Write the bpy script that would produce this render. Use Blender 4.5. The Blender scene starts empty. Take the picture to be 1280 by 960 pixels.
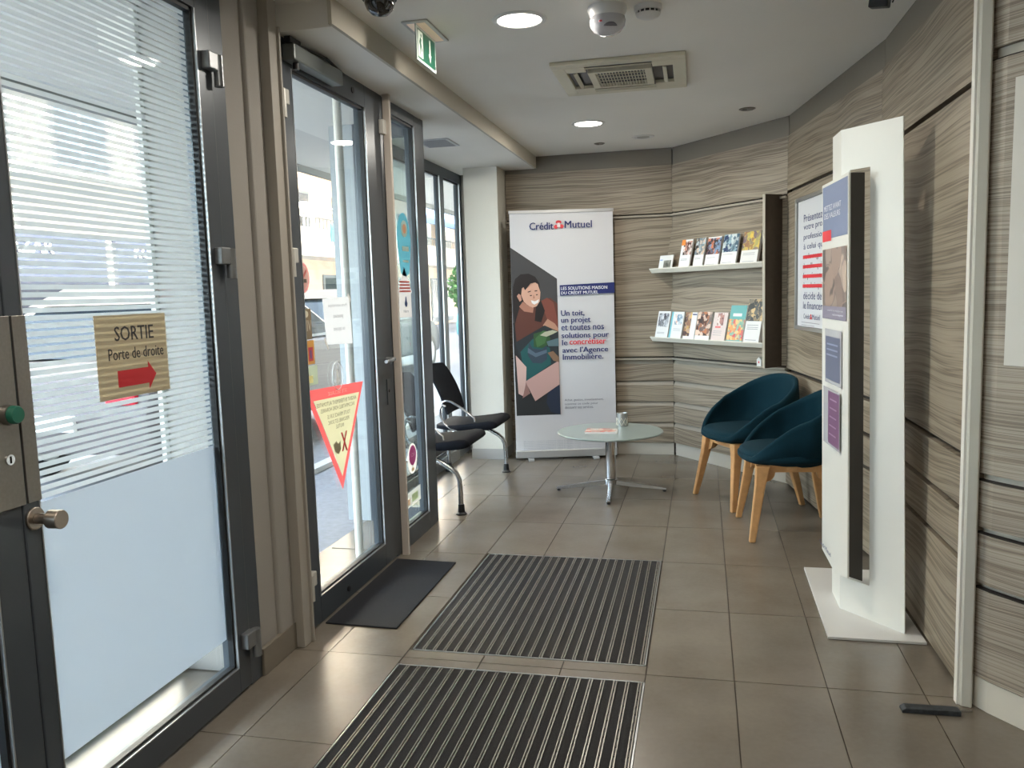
import bpy, bmesh, math, random
from mathutils import Vector, Matrix
random.seed(7)
C = bpy.context.scene.collection
PI = math.pi

# ------------------------------------------------------------------ camera
EYE = 1.34
cam_data = bpy.data.cameras.new('camera')
cam_data.sensor_width = 36.0
cam_data.lens = 1036.156 * 36.0 / 1280.0
cam_data.clip_start = 0.05
cam_data.clip_end = 300
cam = bpy.data.objects.new('camera', cam_data)
C.objects.link(cam)
yaw, pitch, roll = -0.22808707, 0.10973062, 0.03030988
fwd = Vector((math.sin(yaw) * math.cos(pitch), math.cos(yaw) * math.cos(pitch), -math.sin(pitch)))
rgt = Vector((math.cos(yaw), -math.sin(yaw), 0))
dwn = fwd.cross(rgt)
r2 = math.cos(roll) * rgt + math.sin(roll) * dwn
d2 = -math.sin(roll) * rgt + math.cos(roll) * dwn
R3 = Matrix((r2, -d2, -fwd)).transposed()
cam.matrix_world = Matrix.Translation((0, 0, EYE)) @ R3.to_4x4()
bpy.context.scene.camera = cam

# ------------------------------------------------------------------ sky, sun, exposure
world = bpy.data.worlds.new('world')
bpy.context.scene.world = world
world.use_nodes = True
wn = world.node_tree
bg = wn.nodes['Background']
sky = wn.nodes.new('ShaderNodeTexSky')
sky.sky_type = 'NISHITA'
sky.sun_disc = False
sky.sun_elevation = math.radians(56)
sky.sun_rotation = math.radians(100)
sky.air_density = 1.0
sky.dust_density = 2.0
haze = wn.nodes.new('ShaderNodeMix'); haze.data_type = 'RGBA'; haze.inputs['Factor'].default_value = 0.8
wn.links.new(sky.outputs[0], haze.inputs['A']); haze.inputs['B'].default_value = (0.94, 0.97, 1.0, 1)
wn.links.new(haze.outputs['Result'], bg.inputs[0])
bg.inputs[1].default_value = 6.0

sun_d = bpy.data.lights.new('sun', 'SUN')
sun_d.energy = 70.0
sun_d.angle = 0.01
sun_d.color = (1.0, 0.96, 0.90)
sun = bpy.data.objects.new('sun', sun_d)
C.objects.link(sun)
sd = Vector((-0.62, 0.25, -0.95)).normalized()
sun.rotation_euler = sd.to_track_quat('-Z', 'Y').to_euler()

vs = bpy.context.scene.view_settings
bpy.context.scene.display_settings.display_device = 'sRGB'
vs.view_transform = 'Standard'
vs.look = 'None'
vs.exposure = 0.3
vs.gamma = 1.0
vs.use_curve_mapping = False

# ------------------------------------------------------------------ materials
def lin(c):
    return tuple(((v / 255.0) / 12.92 if v <= 10 else (((v / 255.0) + 0.055) / 1.055) ** 2.4) for v in c)

MATS = {}
def mat(name, rgb, rough=0.5, metal=0.0, noise=0.0, nscale=20.0, bump=0.0, bscale=80.0, spec=0.5, coat=0.0):
    if name in MATS: return MATS[name]
    m = bpy.data.materials.new(name); m.use_nodes = True
    nt = m.node_tree; b = nt.nodes['Principled BSDF']
    c = lin(rgb)
    b.inputs['Base Color'].default_value = (*c, 1)
    b.inputs['Roughness'].default_value = rough
    b.inputs['Metallic'].default_value = metal
    b.inputs['Specular IOR Level'].default_value = spec
    b.inputs['Coat Weight'].default_value = coat
    tc = nt.nodes.new('ShaderNodeTexCoord')
    if noise > 0:
        n = nt.nodes.new('ShaderNodeTexNoise'); n.inputs['Scale'].default_value = nscale; n.inputs['Detail'].default_value = 5
        nt.links.new(tc.outputs['Object'], n.inputs['Vector'])
        r = nt.nodes.new('ShaderNodeValToRGB')
        r.color_ramp.elements[0].position = 0.3; r.color_ramp.elements[1].position = 0.7
        r.color_ramp.elements[0].color = (*[v * (1 - noise) for v in c], 1)
        r.color_ramp.elements[1].color = (*[min(1, v * (1 + noise)) for v in c], 1)
        nt.links.new(n.outputs['Fac'], r.inputs['Fac'])
        nt.links.new(r.outputs['Color'], b.inputs['Base Color'])
    if bump > 0:
        n2 = nt.nodes.new('ShaderNodeTexNoise'); n2.inputs['Scale'].default_value = bscale; n2.inputs['Detail'].default_value = 3
        nt.links.new(tc.outputs['Object'], n2.inputs['Vector'])
        bp = nt.nodes.new('ShaderNodeBump'); bp.inputs['Strength'].default_value = bump; bp.inputs['Distance'].default_value = 0.004
        nt.links.new(n2.outputs['Fac'], bp.inputs['Height'])
        nt.links.new(bp.outputs['Normal'], b.inputs['Normal'])
    MATS[name] = m
    return m

def wood(name, dark, mid, light, stretch=11.0, rough=0.5):
    if name in MATS: return MATS[name]
    m = bpy.data.materials.new(name); m.use_nodes = True
    nt = m.node_tree; b = nt.nodes['Principled BSDF']; L = nt.links.new
    b.inputs['Roughness'].default_value = rough
    tc = nt.nodes.new('ShaderNodeTexCoord')
    oi = nt.nodes.new('ShaderNodeObjectInfo')
    sh = nt.nodes.new('ShaderNodeVectorMath'); sh.operation = 'MULTIPLY_ADD'
    cb = nt.nodes.new('ShaderNodeCombineXYZ')
    for i in range(3): L(oi.outputs['Random'], cb.inputs[i])
    L(cb.outputs[0], sh.inputs[0]); sh.inputs[1].default_value = (7, 0, 3); L(tc.outputs['Object'], sh.inputs[2])
    # slow warp of the grain
    wn_ = nt.nodes.new('ShaderNodeTexNoise'); wn_.inputs['Scale'].default_value = 1.3; wn_.inputs['Detail'].default_value = 0.8
    L(sh.outputs[0], wn_.inputs['Vector'])
    wm = nt.nodes.new('ShaderNodeVectorMath'); wm.operation = 'MULTIPLY_ADD'
    L(wn_.outputs['Color'], wm.inputs[0]); wm.inputs[1].default_value = (0, 0, 0.12); L(sh.outputs[0], wm.inputs[2])
    mp = nt.nodes.new('ShaderNodeMapping'); mp.inputs['Scale'].default_value = (0.22, 0.22, stretch)
    L(wm.outputs[0], mp.inputs['Vector'])
    n1 = nt.nodes.new('ShaderNodeTexNoise'); n1.inputs['Scale'].default_value = 1.3; n1.inputs['Detail'].default_value = 3; n1.inputs['Roughness'].default_value = 0.55
    L(mp.outputs[0], n1.inputs['Vector'])
    mp2 = nt.nodes.new('ShaderNodeMapping'); mp2.inputs['Scale'].default_value = (0.8, 0.8, stretch * 8)
    L(wm.outputs[0], mp2.inputs['Vector'])
    n2 = nt.nodes.new('ShaderNodeTexNoise'); n2.inputs['Scale'].default_value = 1.6; n2.inputs['Detail'].default_value = 3
    L(mp2.outputs[0], n2.inputs['Vector'])
    mx = nt.nodes.new('ShaderNodeMix'); mx.data_type = 'FLOAT'; mx.inputs['Factor'].default_value = 0.22
    L(n1.outputs['Fac'], mx.inputs['A']); L(n2.outputs['Fac'], mx.inputs['B'])
    r = nt.nodes.new('ShaderNodeValToRGB'); e = r.color_ramp.elements
    e[0].position = 0.34; e[0].color = (*lin(mid), 1)
    e[1].position = 0.66; e[1].color = (*lin(light), 1)
    for p_, c_ in ((0.415, light), (0.445, mid), (0.468, dark), (0.485, mid), (0.53, light), (0.565, mid), (0.583, dark), (0.60, mid)):
        k = e.new(p_); k.color = (*lin(c_), 1)
    L(mx.outputs['Result'], r.inputs['Fac']); L(r.outputs['Color'], b.inputs['Base Color'])
    MATS[name] = m
    return m

def glass_mat(name, tint=(0.93, 0.97, 0.96)):
    if name in MATS: return MATS[name]
    m = bpy.data.materials.new(name); m.use_nodes = True
    nt = m.node_tree; nt.nodes.clear(); L = nt.links.new
    out = nt.nodes.new('ShaderNodeOutputMaterial')
    tr = nt.nodes.new('ShaderNodeBsdfTransparent'); tr.inputs[0].default_value = (*tint, 1)
    gl = nt.nodes.new('ShaderNodeBsdfGlossy'); gl.inputs['Roughness'].default_value = 0.0
    lw = nt.nodes.new('ShaderNodeLayerWeight'); lw.inputs['Blend'].default_value = 0.5
    pw = nt.nodes.new('ShaderNodeMath'); pw.operation = 'POWER'; pw.inputs[1].default_value = 4.5
    fr = nt.nodes.new('ShaderNodeMath'); fr.operation = 'MULTIPLY_ADD'; fr.inputs[1].default_value = 0.8; fr.inputs[2].default_value = 0.025
    L(lw.outputs['Facing'], pw.inputs[0]); L(pw.outputs[0], fr.inputs[0])
    mx = nt.nodes.new('ShaderNodeMixShader')
    L(fr.outputs[0], mx.inputs[0]); L(tr.outputs[0], mx.inputs[1]); L(gl.outputs[0], mx.inputs[2]); L(mx.outputs[0], out.inputs[0])
    MATS[name] = m
    return m

def film_mat(name, rgb, trans=0.6, clear=0.0):
    """thin translucent film: part diffuse, part light let through"""
    if name in MATS: return MATS[name]
    m = bpy.data.materials.new(name); m.use_nodes = True
    nt = m.node_tree; nt.nodes.clear(); L = nt.links.new
    out = nt.nodes.new('ShaderNodeOutputMaterial')
    df = nt.nodes.new('ShaderNodeBsdfDiffuse'); df.inputs[0].default_value = (*lin(rgb), 1)
    tl = nt.nodes.new('ShaderNodeBsdfTranslucent'); tl.inputs[0].default_value = (*lin(rgb), 1)
    mx = nt.nodes.new('ShaderNodeMixShader'); mx.inputs[0].default_value = trans
    L(df.outputs[0], mx.inputs[1]); L(tl.outputs[0], mx.inputs[2])
    last = mx
    if clear > 0:
        tr = nt.nodes.new('ShaderNodeBsdfTransparent')
        m2 = nt.nodes.new('ShaderNodeMixShader'); m2.inputs[0].default_value = clear
        L(mx.outputs[0], m2.inputs[1]); L(tr.outputs[0], m2.inputs[2]); last = m2
    L(last.outputs[0], out.inputs[0])
    MATS[name] = m
    return m

def emit_mat(name, rgb, strength):
    if name in MATS: return MATS[name]
    m = bpy.data.materials.new(name); m.use_nodes = True
    nt = m.node_tree; b = nt.nodes['Principled BSDF']
    b.inputs['Base Color'].default_value = (*lin(rgb), 1)
    b.inputs['Emission Color'].default_value = (*lin(rgb), 1)
    b.inputs['Emission Strength'].default_value = strength
    MATS[name] = m
    return m

def photo_mat(name, cols, scale=18.0):
    """printed picture: patches of the given colours"""
    if name in MATS: return MATS[name]
    m = bpy.data.materials.new(name); m.use_nodes = True
    nt = m.node_tree; b = nt.nodes['Principled BSDF']; L = nt.links.new
    b.inputs['Roughness'].default_value = 0.35
    tc = nt.nodes.new('ShaderNodeTexCoord')
    nz = nt.nodes.new('ShaderNodeTexNoise'); nz.inputs['Scale'].default_value = scale*1.5
    L(tc.outputs['Object'], nz.inputs['Vector'])
    wv = nt.nodes.new('ShaderNodeVectorMath'); wv.operation = 'MULTIPLY_ADD'; wv.inputs[1].default_value = (0.8/scale,)*3
    L(nz.outputs['Color'], wv.inputs[0]); L(tc.outputs['Object'], wv.inputs[2])
    vo = nt.nodes.new('ShaderNodeTexVoronoi'); vo.inputs['Scale'].default_value = scale*1.7
    vo.feature = 'SMOOTH_F1'; vo.inputs['Smoothness'].default_value = 0.25
    L(wv.outputs[0], vo.inputs['Vector'])
    n = nt.nodes.new('ShaderNodeSeparateColor'); L(vo.outputs['Color'], n.inputs[0])
    r = nt.nodes.new('ShaderNodeValToRGB'); e = r.color_ramp.elements; r.color_ramp.interpolation = 'EASE'
    k = len(cols)
    for i, c in enumerate(cols):
        p = 0.15 + 0.68 * i / max(1, k - 1)
        if i < 2: e[i].position = p; el = e[i]
        else: el = e.new(p)
        el.color = (*lin(c), 1)
    L(n.outputs['Red'], r.inputs['Fac']); L(r.outputs['Color'], b.inputs['Base Color'])
    MATS[name] = m
    return m

M_ALU = mat('anthracite_aluminium', (72, 78, 84), 0.32, 0.25, coat=0.15)
M_GASKET = mat('black_gasket', (20, 22, 25), 0.45)
M_BEAD = mat('satin_aluminium', (190, 193, 195), 0.3, 0.85)
M_STEEL = mat('brushed_steel', (150, 146, 140), 0.34, 0.9, noise=0.06, nscale=120)
M_CHROME = mat('chrome', (215, 216, 218), 0.12, 1.0)
M_WHITE = mat('white_paint', (226, 224, 216), 0.6, bump=0.06, bscale=60)
M_CEIL = mat('ceiling_paint', (230, 227, 219), 0.8, noise=0.02, nscale=2, bump=0.05, bscale=120)
M_BEIGE = mat('beige_wall_paint', (150, 145, 138), 0.75, noise=0.03, nscale=3, bump=0.15, bscale=150)
M_COLUMN = mat('white_textured_wall', (212, 208, 197), 0.8, bump=0.5, bscale=180)
M_PLINTH = mat('pale_plinth', (178, 172, 160), 0.5)
M_GREYBASE = mat('taupe_tile_skirting', (120, 112, 100), 0.4)
M_COLBASE = mat('pale_tile_skirting', (172, 168, 162), 0.35)
M_BLACK = mat('black_plastic', (22, 23, 25), 0.4)
M_DARKVOID = mat('dark_recess', (38, 33, 29), 0.8)
M_SHEET = mat('white_lacquer', (228, 227, 219), 0.35)
M_PAPER = mat('white_paper', (226, 225, 222), 0.7)
M_NAVY = mat('navy_ink', (26, 38, 100), 0.6)
M_INK = mat('dark_ink', (45, 45, 52), 0.6)
M_GREYINK = mat('grey_ink', (140, 142, 150), 0.6)
M_RED = mat('red_ink', (215, 45, 55), 0.6)
M_GLASS = glass_mat('clear_glass')
M_FROST = film_mat('frosted_film', (208, 214, 219), 0.45)
M_FROSTSTRIPE = film_mat('frosted_stripe_film', (204, 208, 208), 0.5, 0.15)
M_WOOD = wood('ash_grey_laminate', (100, 89, 75), (133, 121, 104), (154, 142, 124))
M_WOODN = wood('ash_grey_laminate_fine', (112, 102, 90), (146, 136, 122), (172, 163, 149), stretch=30.0)
M_EDGE = mat('laminate_edge', (150, 142, 128), 0.5)
M_FASCIA = mat('taupe_fascia', (116, 109, 97), 0.6)

def tile_material():
    m = mat('porcelain_tile', (146, 136, 124), 0.3)
    nt = m.node_tree; b = nt.nodes['Principled BSDF']; L = nt.links.new
    tc = nt.nodes.new('ShaderNodeTexCoord'); oi = nt.nodes.new('ShaderNodeObjectInfo')
    geo = nt.nodes.new('ShaderNodeNewGeometry')
    n = nt.nodes.new('ShaderNodeTexNoise'); n.inputs['Scale'].default_value = 3.0; n.inputs['Detail'].default_value = 6
    L(geo.outputs['Position'], n.inputs['Vector'])
    n2 = nt.nodes.new('ShaderNodeTexNoise'); n2.inputs['Scale'].default_value = 55.0; n2.inputs['Detail'].default_value = 4
    L(geo.outputs['Position'], n2.inputs['Vector'])
    ad = nt.nodes.new('ShaderNodeMath'); ad.operation = 'MULTIPLY_ADD'; L(oi.outputs['Random'], ad.inputs[0]); ad.inputs[1].default_value = 0.16
    L(n.outputs['Fac'], ad.inputs[2])
    ad2 = nt.nodes.new('ShaderNodeMath'); ad2.operation = 'MULTIPLY_ADD'; L(n2.outputs['Fac'], ad2.inputs[0]); ad2.inputs[1].default_value = 0.22; L(ad.outputs[0], ad2.inputs[2])
    r = nt.nodes.new('ShaderNodeValToRGB'); e = r.color_ramp.elements
    e[0].position = 0.45; e[0].color = (*lin((105, 97, 86)), 1)
    e[1].position = 0.95; e[1].color = (*lin((125, 117, 106)), 1)
    L(ad2.outputs[0], r.inputs['Fac']); L(r.outputs['Color'], b.inputs['Base Color'])
    b.inputs['Roughness'].default_value = 0.27; b.inputs['Specular IOR Level'].default_value = 0.7
    return m
M_TILE = tile_material()
M_GROUT = mat('grout', (66, 58, 50), 0.9)

# ------------------------------------------------------------------ mesh helpers
class MB:
    def __init__(s): s.v = []; s.f = []
    def add(s, vs_, fs):
        o = len(s.v); s.v += [tuple(p) for p in vs_]; s.f += [tuple(i + o for i in f) for f in fs]; return s
    def box(s, x0, x1, y0, y1, z0, z1):
        return s.add([(x0,y0,z0),(x1,y0,z0),(x1,y1,z0),(x0,y1,z0),(x0,y0,z1),(x1,y0,z1),(x1,y1,z1),(x0,y1,z1)],
                     [(0,3,2,1),(4,5,6,7),(0,1,5,4),(1,2,6,5),(2,3,7,6),(3,0,4,7)])
    def prism(s, pts, z0, z1):
        n = len(pts)
        return s.add([(p[0],p[1],z0) for p in pts] + [(p[0],p[1],z1) for p in pts],
                     [tuple(range(n))[::-1], tuple(range(n, 2*n))] + [(i,(i+1)%n,n+(i+1)%n,n+i) for i in range(n)])
    def ext(s, pts, axis, a0, a1):
        """extrude a 2D outline along an axis: 'x' -> pts are (y,z); 'y' -> pts are (x,z)"""
        n = len(pts)
        g = (lambda p, a: (a, p[0], p[1])) if axis == 'x' else (lambda p, a: (p[0], a, p[1]))
        return s.add([g(p, a0) for p in pts] + [g(p, a1) for p in pts],
                     [tuple(range(n))[::-1], tuple(range(n, 2*n))] + [(i,(i+1)%n,n+(i+1)%n,n+i) for i in range(n)])
    def tube(s, path, r, n=10, cap=True):
        path = [Vector(p) for p in path]; k = len(path)
        rad = r if isinstance(r, (list, tuple)) else [r] * k
        vs_ = []; up = None
        for i, p in enumerate(path):
            t = (path[min(i+1, k-1)] - path[max(i-1, 0)]).normalized()
            if up is None:
                up = Vector((0,0,1)) if abs(t.z) < 0.9 else Vector((1,0,0))
            a = t.cross(up)
            if a.length < 1e-5: a = t.cross(Vector((0,1,0)))
            a.normalize(); b = a.cross(t).normalized(); up = b
            for j in range(n):
                an = 2*PI*j/n; vs_.append(p + (a*math.cos(an) + b*math.sin(an)) * rad[i])
        fs = [(i*n+j, i*n+(j+1)%n, (i+1)*n+(j+1)%n, (i+1)*n+j) for i in range(k-1) for j in range(n)]
        if cap: fs += [tuple(range(n)), tuple(range((k-1)*n, k*n))]
        return s.add(vs_, fs)
    def cyl(s, p0, p1, r0, r1=None, n=20):
        return s.tube([p0, p1], [r0, r0 if r1 is None else r1], n)
    def lathe(s, prof, c=(0,0,0), n=24):
        vs_ = []; k = len(prof)
        for r, z in prof:
            for j in range(n):
                a = 2*PI*j/n; vs_.append((c[0]+r*math.cos(a), c[1]+r*math.sin(a), c[2]+z))
        fs = [(i*n+j, i*n+(j+1)%n, (i+1)*n+(j+1)%n, (i+1)*n+j) for i in range(k-1) for j in range(n)]
        fs += [tuple(range(n)), tuple(range((k-1)*n, k*n))]
        return s.add(vs_, fs)
    def mesh(s, name, m, smooth=False):
        me = bpy.data.meshes.new(name); me.from_pydata(s.v, [], s.f)
        bm = bmesh.new(); bm.from_mesh(me); bmesh.ops.recalc_face_normals(bm, faces=bm.faces); bm.to_mesh(me); bm.free()
        if smooth:
            for p in me.polygons: p.use_smooth = True
        me.materials.append(m)
        return me
    def build(s, name, m, parent=None, smooth=False, bevel=0.0, seg=2, auto=True):
        me = s.mesh(name, m, smooth)
        o = bpy.data.objects.new(name, me); C.objects.link(o)
        if parent: o.parent = parent
        if bevel > 0:
            b = o.modifiers.new('bevel', 'BEVEL'); b.width = bevel; b.segments = seg; b.limit_method = 'ANGLE'; b.angle_limit = math.radians(40)
        if smooth and auto:
            try:
                me.set_sharp_from_angle(angle=math.radians(42))
            except Exception: pass
        return o

def tag(o, label=None, cat=None, group=None, kind=None):
    if label: o['label'] = label
    if cat: o['category'] = cat
    if group: o['group'] = group
    if kind: o['kind'] = kind
    return o
def thing(name, label, cat, loc=(0,0,0), rz=0.0, group=None):
    o = bpy.data.objects.new(name, None); C.objects.link(o); o.location = loc; o.rotation_euler = (0,0,rz)
    o.empty_display_size = 0.1
    return tag(o, label, cat, group)
def struct(name, label=None, cat=None):
    o = bpy.data.objects.new(name, None); C.objects.link(o); o.empty_display_size = 0.1
    o['kind'] = 'structure'
    if label: o['label'] = label
    if cat: o['category'] = cat
    return o
def smesh(name, mb, m, label=None, cat='wall', **k):
    o = mb.build(name, m, None, **k); o['kind'] = 'structure'
    if label: o['label'] = label
    o['category'] = cat
    return o
def B(*a): return MB().box(*a)

class Print:
    """flat print laid on a real surface: origin, right and up vectors (metres), each layer a hair prouder"""
    def __init__(s, parent, o, u, v, lift=0.0004, sign=1):
        s.p = parent; s.o = Vector(o); s.u = Vector(u).normalized(); s.v = Vector(v).normalized()
        s.n = s.u.cross(s.v).normalized() * sign; s.k = 1; s.lift = lift
    def pt(s, a, b): return s.o + s.u*a + s.v*b + s.n*(s.lift*s.k)
    def poly(s, pts, m, name='print_panel', step=True):
        vs_ = [s.pt(*p) for p in pts]
        me = bpy.data.meshes.new(name); me.from_pydata([tuple(q) for q in vs_], [], [tuple(range(len(vs_)))]); me.materials.append(m)
        o = bpy.data.objects.new(name, me); C.objects.link(o); o.parent = s.p
        if step: s.k += 1
        return o
    def rect(s, a0, b0, a1, b1, m, name='print_panel', step=True):
        return s.poly([(a0,b0),(a1,b0),(a1,b1),(a0,b1)], m, name, step)
    def ell(s, ca, cb, ra, rb, m, name='print_panel', n=20, rot=0.0):
        return s.poly([(ca+ra*math.cos(t)*math.cos(rot)-rb*math.sin(t)*math.sin(rot), cb+ra*math.cos(t)*math.sin(rot)+rb*math.sin(t)*math.cos(rot)) for t in [2*PI*i/n for i in range(n)]], m, name)
    def text(s, txt, a, b, m, h=None, w=None, align='LEFT', bold=0.0, name='lettering', mirror=False, slope=0.0, space=1.0):
        """a,b = left (or centre) of the baseline box; w = total width, h = height of the box"""
        cu = bpy.data.curves.new(name, 'FONT'); cu.body = txt; cu.size = 1.0; cu.resolution_u = 2
        cu.space_line = space
        to = bpy.data.objects.new(name, cu); C.objects.link(to)
        dg = bpy.context.evaluated_depsgraph_get(); dg.update()
        me = bpy.data.meshes.new_from_object(to.evaluated_get(dg))
        bpy.data.objects.remove(to)
        xs = [q.co.x for q in me.vertices]; ys = [q.co.y for q in me.vertices]
        x0, x1, y0, y1 = min(xs), max(xs), min(ys), max(ys)
        sx = (w / (x1-x0)) if w else None; sy = (h / (y1-y0)) if h else None
        if sx is None: sx = sy
        if sy is None: sy = sx
        W = (x1-x0)*sx
        for q in me.vertices:
            xx = (q.co.x-x0)*sx; yy = (q.co.y-y0)*sy
            if mirror: xx = W-xx
            if align == 'CENTER': xx -= W/2
            q.co = s.pt(a+xx, b+yy+slope*xx)
        if bold > 0:
            off = s.u*(bold*1.6*(y1-y0)*sy); n0 = len(me.vertices)
            base = [q.co.copy() for q in me.vertices]; polys = [tuple(p_.vertices) for p_ in me.polygons]
            bpy.data.meshes.remove(me)
            vv, ff = [], []
            for k_ in (-1, 0, 1):
                vv += [tuple(q+off*k_+s.n*(0.00006*k_)) for q in base]; ff += [tuple(i_+(k_+1)*n0 for i_ in p_) for p_ in polys]
            me = bpy.data.meshes.new(name); me.from_pydata(vv, [], ff)
        me.materials.clear(); me.materials.append(m)
        o = bpy.data.objects.new(name, me); C.objects.link(o); o.parent = s.p
        return o

# ================================================================== FLOOR
fl = struct('floor', 'glossy taupe rectangular porcelain floor tiles', 'floor')
MB().prism([(-1.99,4.55),(-1.55,4.55),(-1.55,-3.0),(2.2,-3.0),(2.2,6.9),(-1.99,6.9)], -0.12, -0.006).build('screed', M_GROUT, fl)
GX, GY, TW, TL, GAP = -0.20, 2.18, 0.299, 0.613, 0.0035
def in_mat(x0, x1, y0, y1):
    return x1 > -1.085 and x0 < -0.205 and ((y1 > 2.86 and y0 < 4.03) or (y1 > 1.50 and y0 < 2.735))
cache = {}
def tile(x0, x1, y0, y1):
    if x1-x0 < 0.02 or y1-y0 < 0.02: return
    key = (round(x1-x0,3), round(y1-y0,3))
    if key not in cache:
        cache[key] = B(0, x1-x0, 0, y1-y0, -0.008, 0).mesh('tile', M_TILE)
    o = bpy.data.objects.new('tile', cache[key]); C.objects.link(o); o.parent = fl
    o.location = (x0, y0, random.uniform(-0.0005, 0.0))
for i in range(-6, 4):
    for j in range(-2, 9):
        x0, x1 = GX+i*TW+GAP/2, GX+(i+1)*TW-GAP/2
        y0, y1 = GY+j*TL+GAP/2, GY+(j+1)*TL-GAP/2
        if y1 > 6.70: y1 = 6.70
        lo = -1.56 if y1 < 4.6 else -1.96
        if x1 < lo: continue
        x0 = max(x0, lo); x1 = min(x1, 0.98)
        ys = [(y0, y1)]
        if x1 > -1.085 and x0 < -0.205:
            segs = []
            for (a, b) in ys:
                cur = a
                for (m0, m1) in ((1.50, 2.735), (2.86, 4.03)):
                    if b <= m0 or a >= m1: continue
                    if cur < m0-GAP: segs.append((cur, m0-GAP))
                    cur = max(cur, m1+GAP)
                if cur < b: segs.append((cur, b))
            ys = segs
        for (a, b) in ys:
            if b-a > 0.02:
                if a >= 2.7 and b <= 2.9 and x1 > -1.09 and x0 < -1.09+0.0: pass
                tile(x0, x1, a, b)
B(-1.55, 2.2, -3.0, GY-2*TL-0.004, -0.008, -0.0005).build('tiled_area_behind', M_TILE, fl)

# ================================================================== CEILING
H = 2.42; SO = 2.325
ce = smesh('ceiling', B(-1.32, 2.2, -3.0, 6.9, H, H+0.12), M_CEIL, 'matt off-white plasterboard ceiling', 'ceiling')
B(-1.60, -1.32, -3.0, 2.93, H, H+0.12).build('ceiling_strip', M_CEIL, ce)
tr1 = struct('trim_1', 'lowered soffit strip above the glass doors', 'trim')
MB().box(-2.3, -1.315, 2.93, 6.9, SO, H+0.12).build('soffit', M_CEIL, tr1)
B(-1.315, -1.300, 2.90, 6.69, SO, H).build('beam_face', mat('beam_paint', (188, 182, 168), 0.7), tr1)

# ================================================================== CLAD WALLS (faceted)
P0 = (-1.56, 6.69); P1 = (-0.23, 6.69); P2 = (0.54, 5.76); P3 = (0.795, 4.15); P4 = (0.812, 2.76)
def frame_of(A, Bp):
    d = Vector((Bp[0]-A[0], Bp[1]-A[1], 0)); return d.length, math.atan2(d.y, d.x)
def place(o, A, Bp):
    a_ = frame_of(A, Bp)[1]
    o.location = (A[0]-math.sin(a_)*0.03, A[1]+math.cos(a_)*0.03, 0); o.rotation_euler = (0, 0, frame_of(A, Bp)[1])
LEV_A = [(0.0,0.098),(0.104,0.262),(0.268,0.432),(0.438,0.600),(0.606,0.772),(0.800,1.895),(1.925,2.29)]
LEV_B = [(0.015,0.428),(0.446,0.590),(0.610,0.765),(0.788,1.925),(1.945,2.29)]
def clad(wall, A, Bp, levels, chamfer, m=M_WOOD, t=0.03, seams=()):
    Ln, _ = frame_of(A, Bp)
    o = B(0, Ln, 0, 0.10, 0, H).build('backing', M_DARKVOID, wall); place(o, A, Bp)
    for i, (z0, z1) in enumerate(levels):
        base = (i == 0 and chamfer)
        cuts = [0.001] + [s for s in seams] + [Ln-0.001]
        for a, b in zip(cuts[:-1], cuts[1:]):
            tt = 0.012 if base else t
            if chamfer and not base and z1 < 0.9:
                pr = [(0, z0), (-tt, z0), (-tt, z1-0.03), (-tt+0.018, z1), (0, z1)]
                o = MB().ext(pr, 'x', a, b).build('laminate_panel', m, wall)
                place(o, A, Bp)
                o2 = MB().ext([(-tt-0.0006, z1-0.030), (-tt+0.0174, z1+0.0005), (-tt+0.018, z1), (-tt, z1-0.0302)], 'x', a, b).build('chamfer_lit_skin', M_EDGE, wall)  # paler skin on the chamfer: light from above put into its colour
                place(o2, A, Bp)
            else:
                o = B(a, b, -tt, 0, z0, z1).build('plinth_board' if base else 'laminate_panel', M_PLINTH if base else m, wall)
                place(o, A, Bp)
    o = B(0, Ln, -0.020, 0, 2.292, H).build('fascia_board', M_FASCIA, wall); place(o, A, Bp)

wb = struct('wall_back', 'grey-brown wood-grain clad back wall behind the banner', 'wall')
clad(wb, P0, P1, LEV_A, True)
o = B(0, 1.33, -0.055, 0, 1.897, 1.912).build('ledge_strip', M_EDGE, wb); place(o, P0, P1)
o = B(0, 1.33, -0.055, 0, 0.774, 0.789).build('ledge_strip', M_EDGE, wb); place(o, P0, P1)
wc = struct('wall_corner', 'angled wood-grain wall facet carrying the leaflet display', 'wall')
clad(wc, P1, P2, LEV_A, True)
Ls = frame_of(P1, P2)[0]
o = B(-0.02, Ls+0.01, -0.055, 0, 1.897, 1.912).build('ledge_strip', M_EDGE, wc); place(o, P1, P2)
o = B(-0.02, Ls+0.01, -0.055, 0, 0.774, 0.789).build('ledge_strip', M_EDGE, wc); place(o, P1, P2)
wr = struct('wall_right', 'wood-grain clad right wall with dark shadow gaps', 'wall')
clad(wr, P2, P3, LEV_B, False)
clad(wr, P3, P4, LEV_B, False)
# shell behind the cladding and round the back of the room
sh = struct('wall_outer', 'plain outer wall of the room behind the camera', 'wall')
B(-1.99, 2.2, 6.80, 6.95, 0, H+0.1).build('masonry', M_BEIGE, sh)
B(2.2, 2.3, -3.0, 6.9, 0, H+0.1).build('masonry', M_WHITE, sh)
B(-1.6, 2.3, -3.1, -3.0, 0, H+0.1).build('masonry', M_WHITE, sh)

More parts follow.
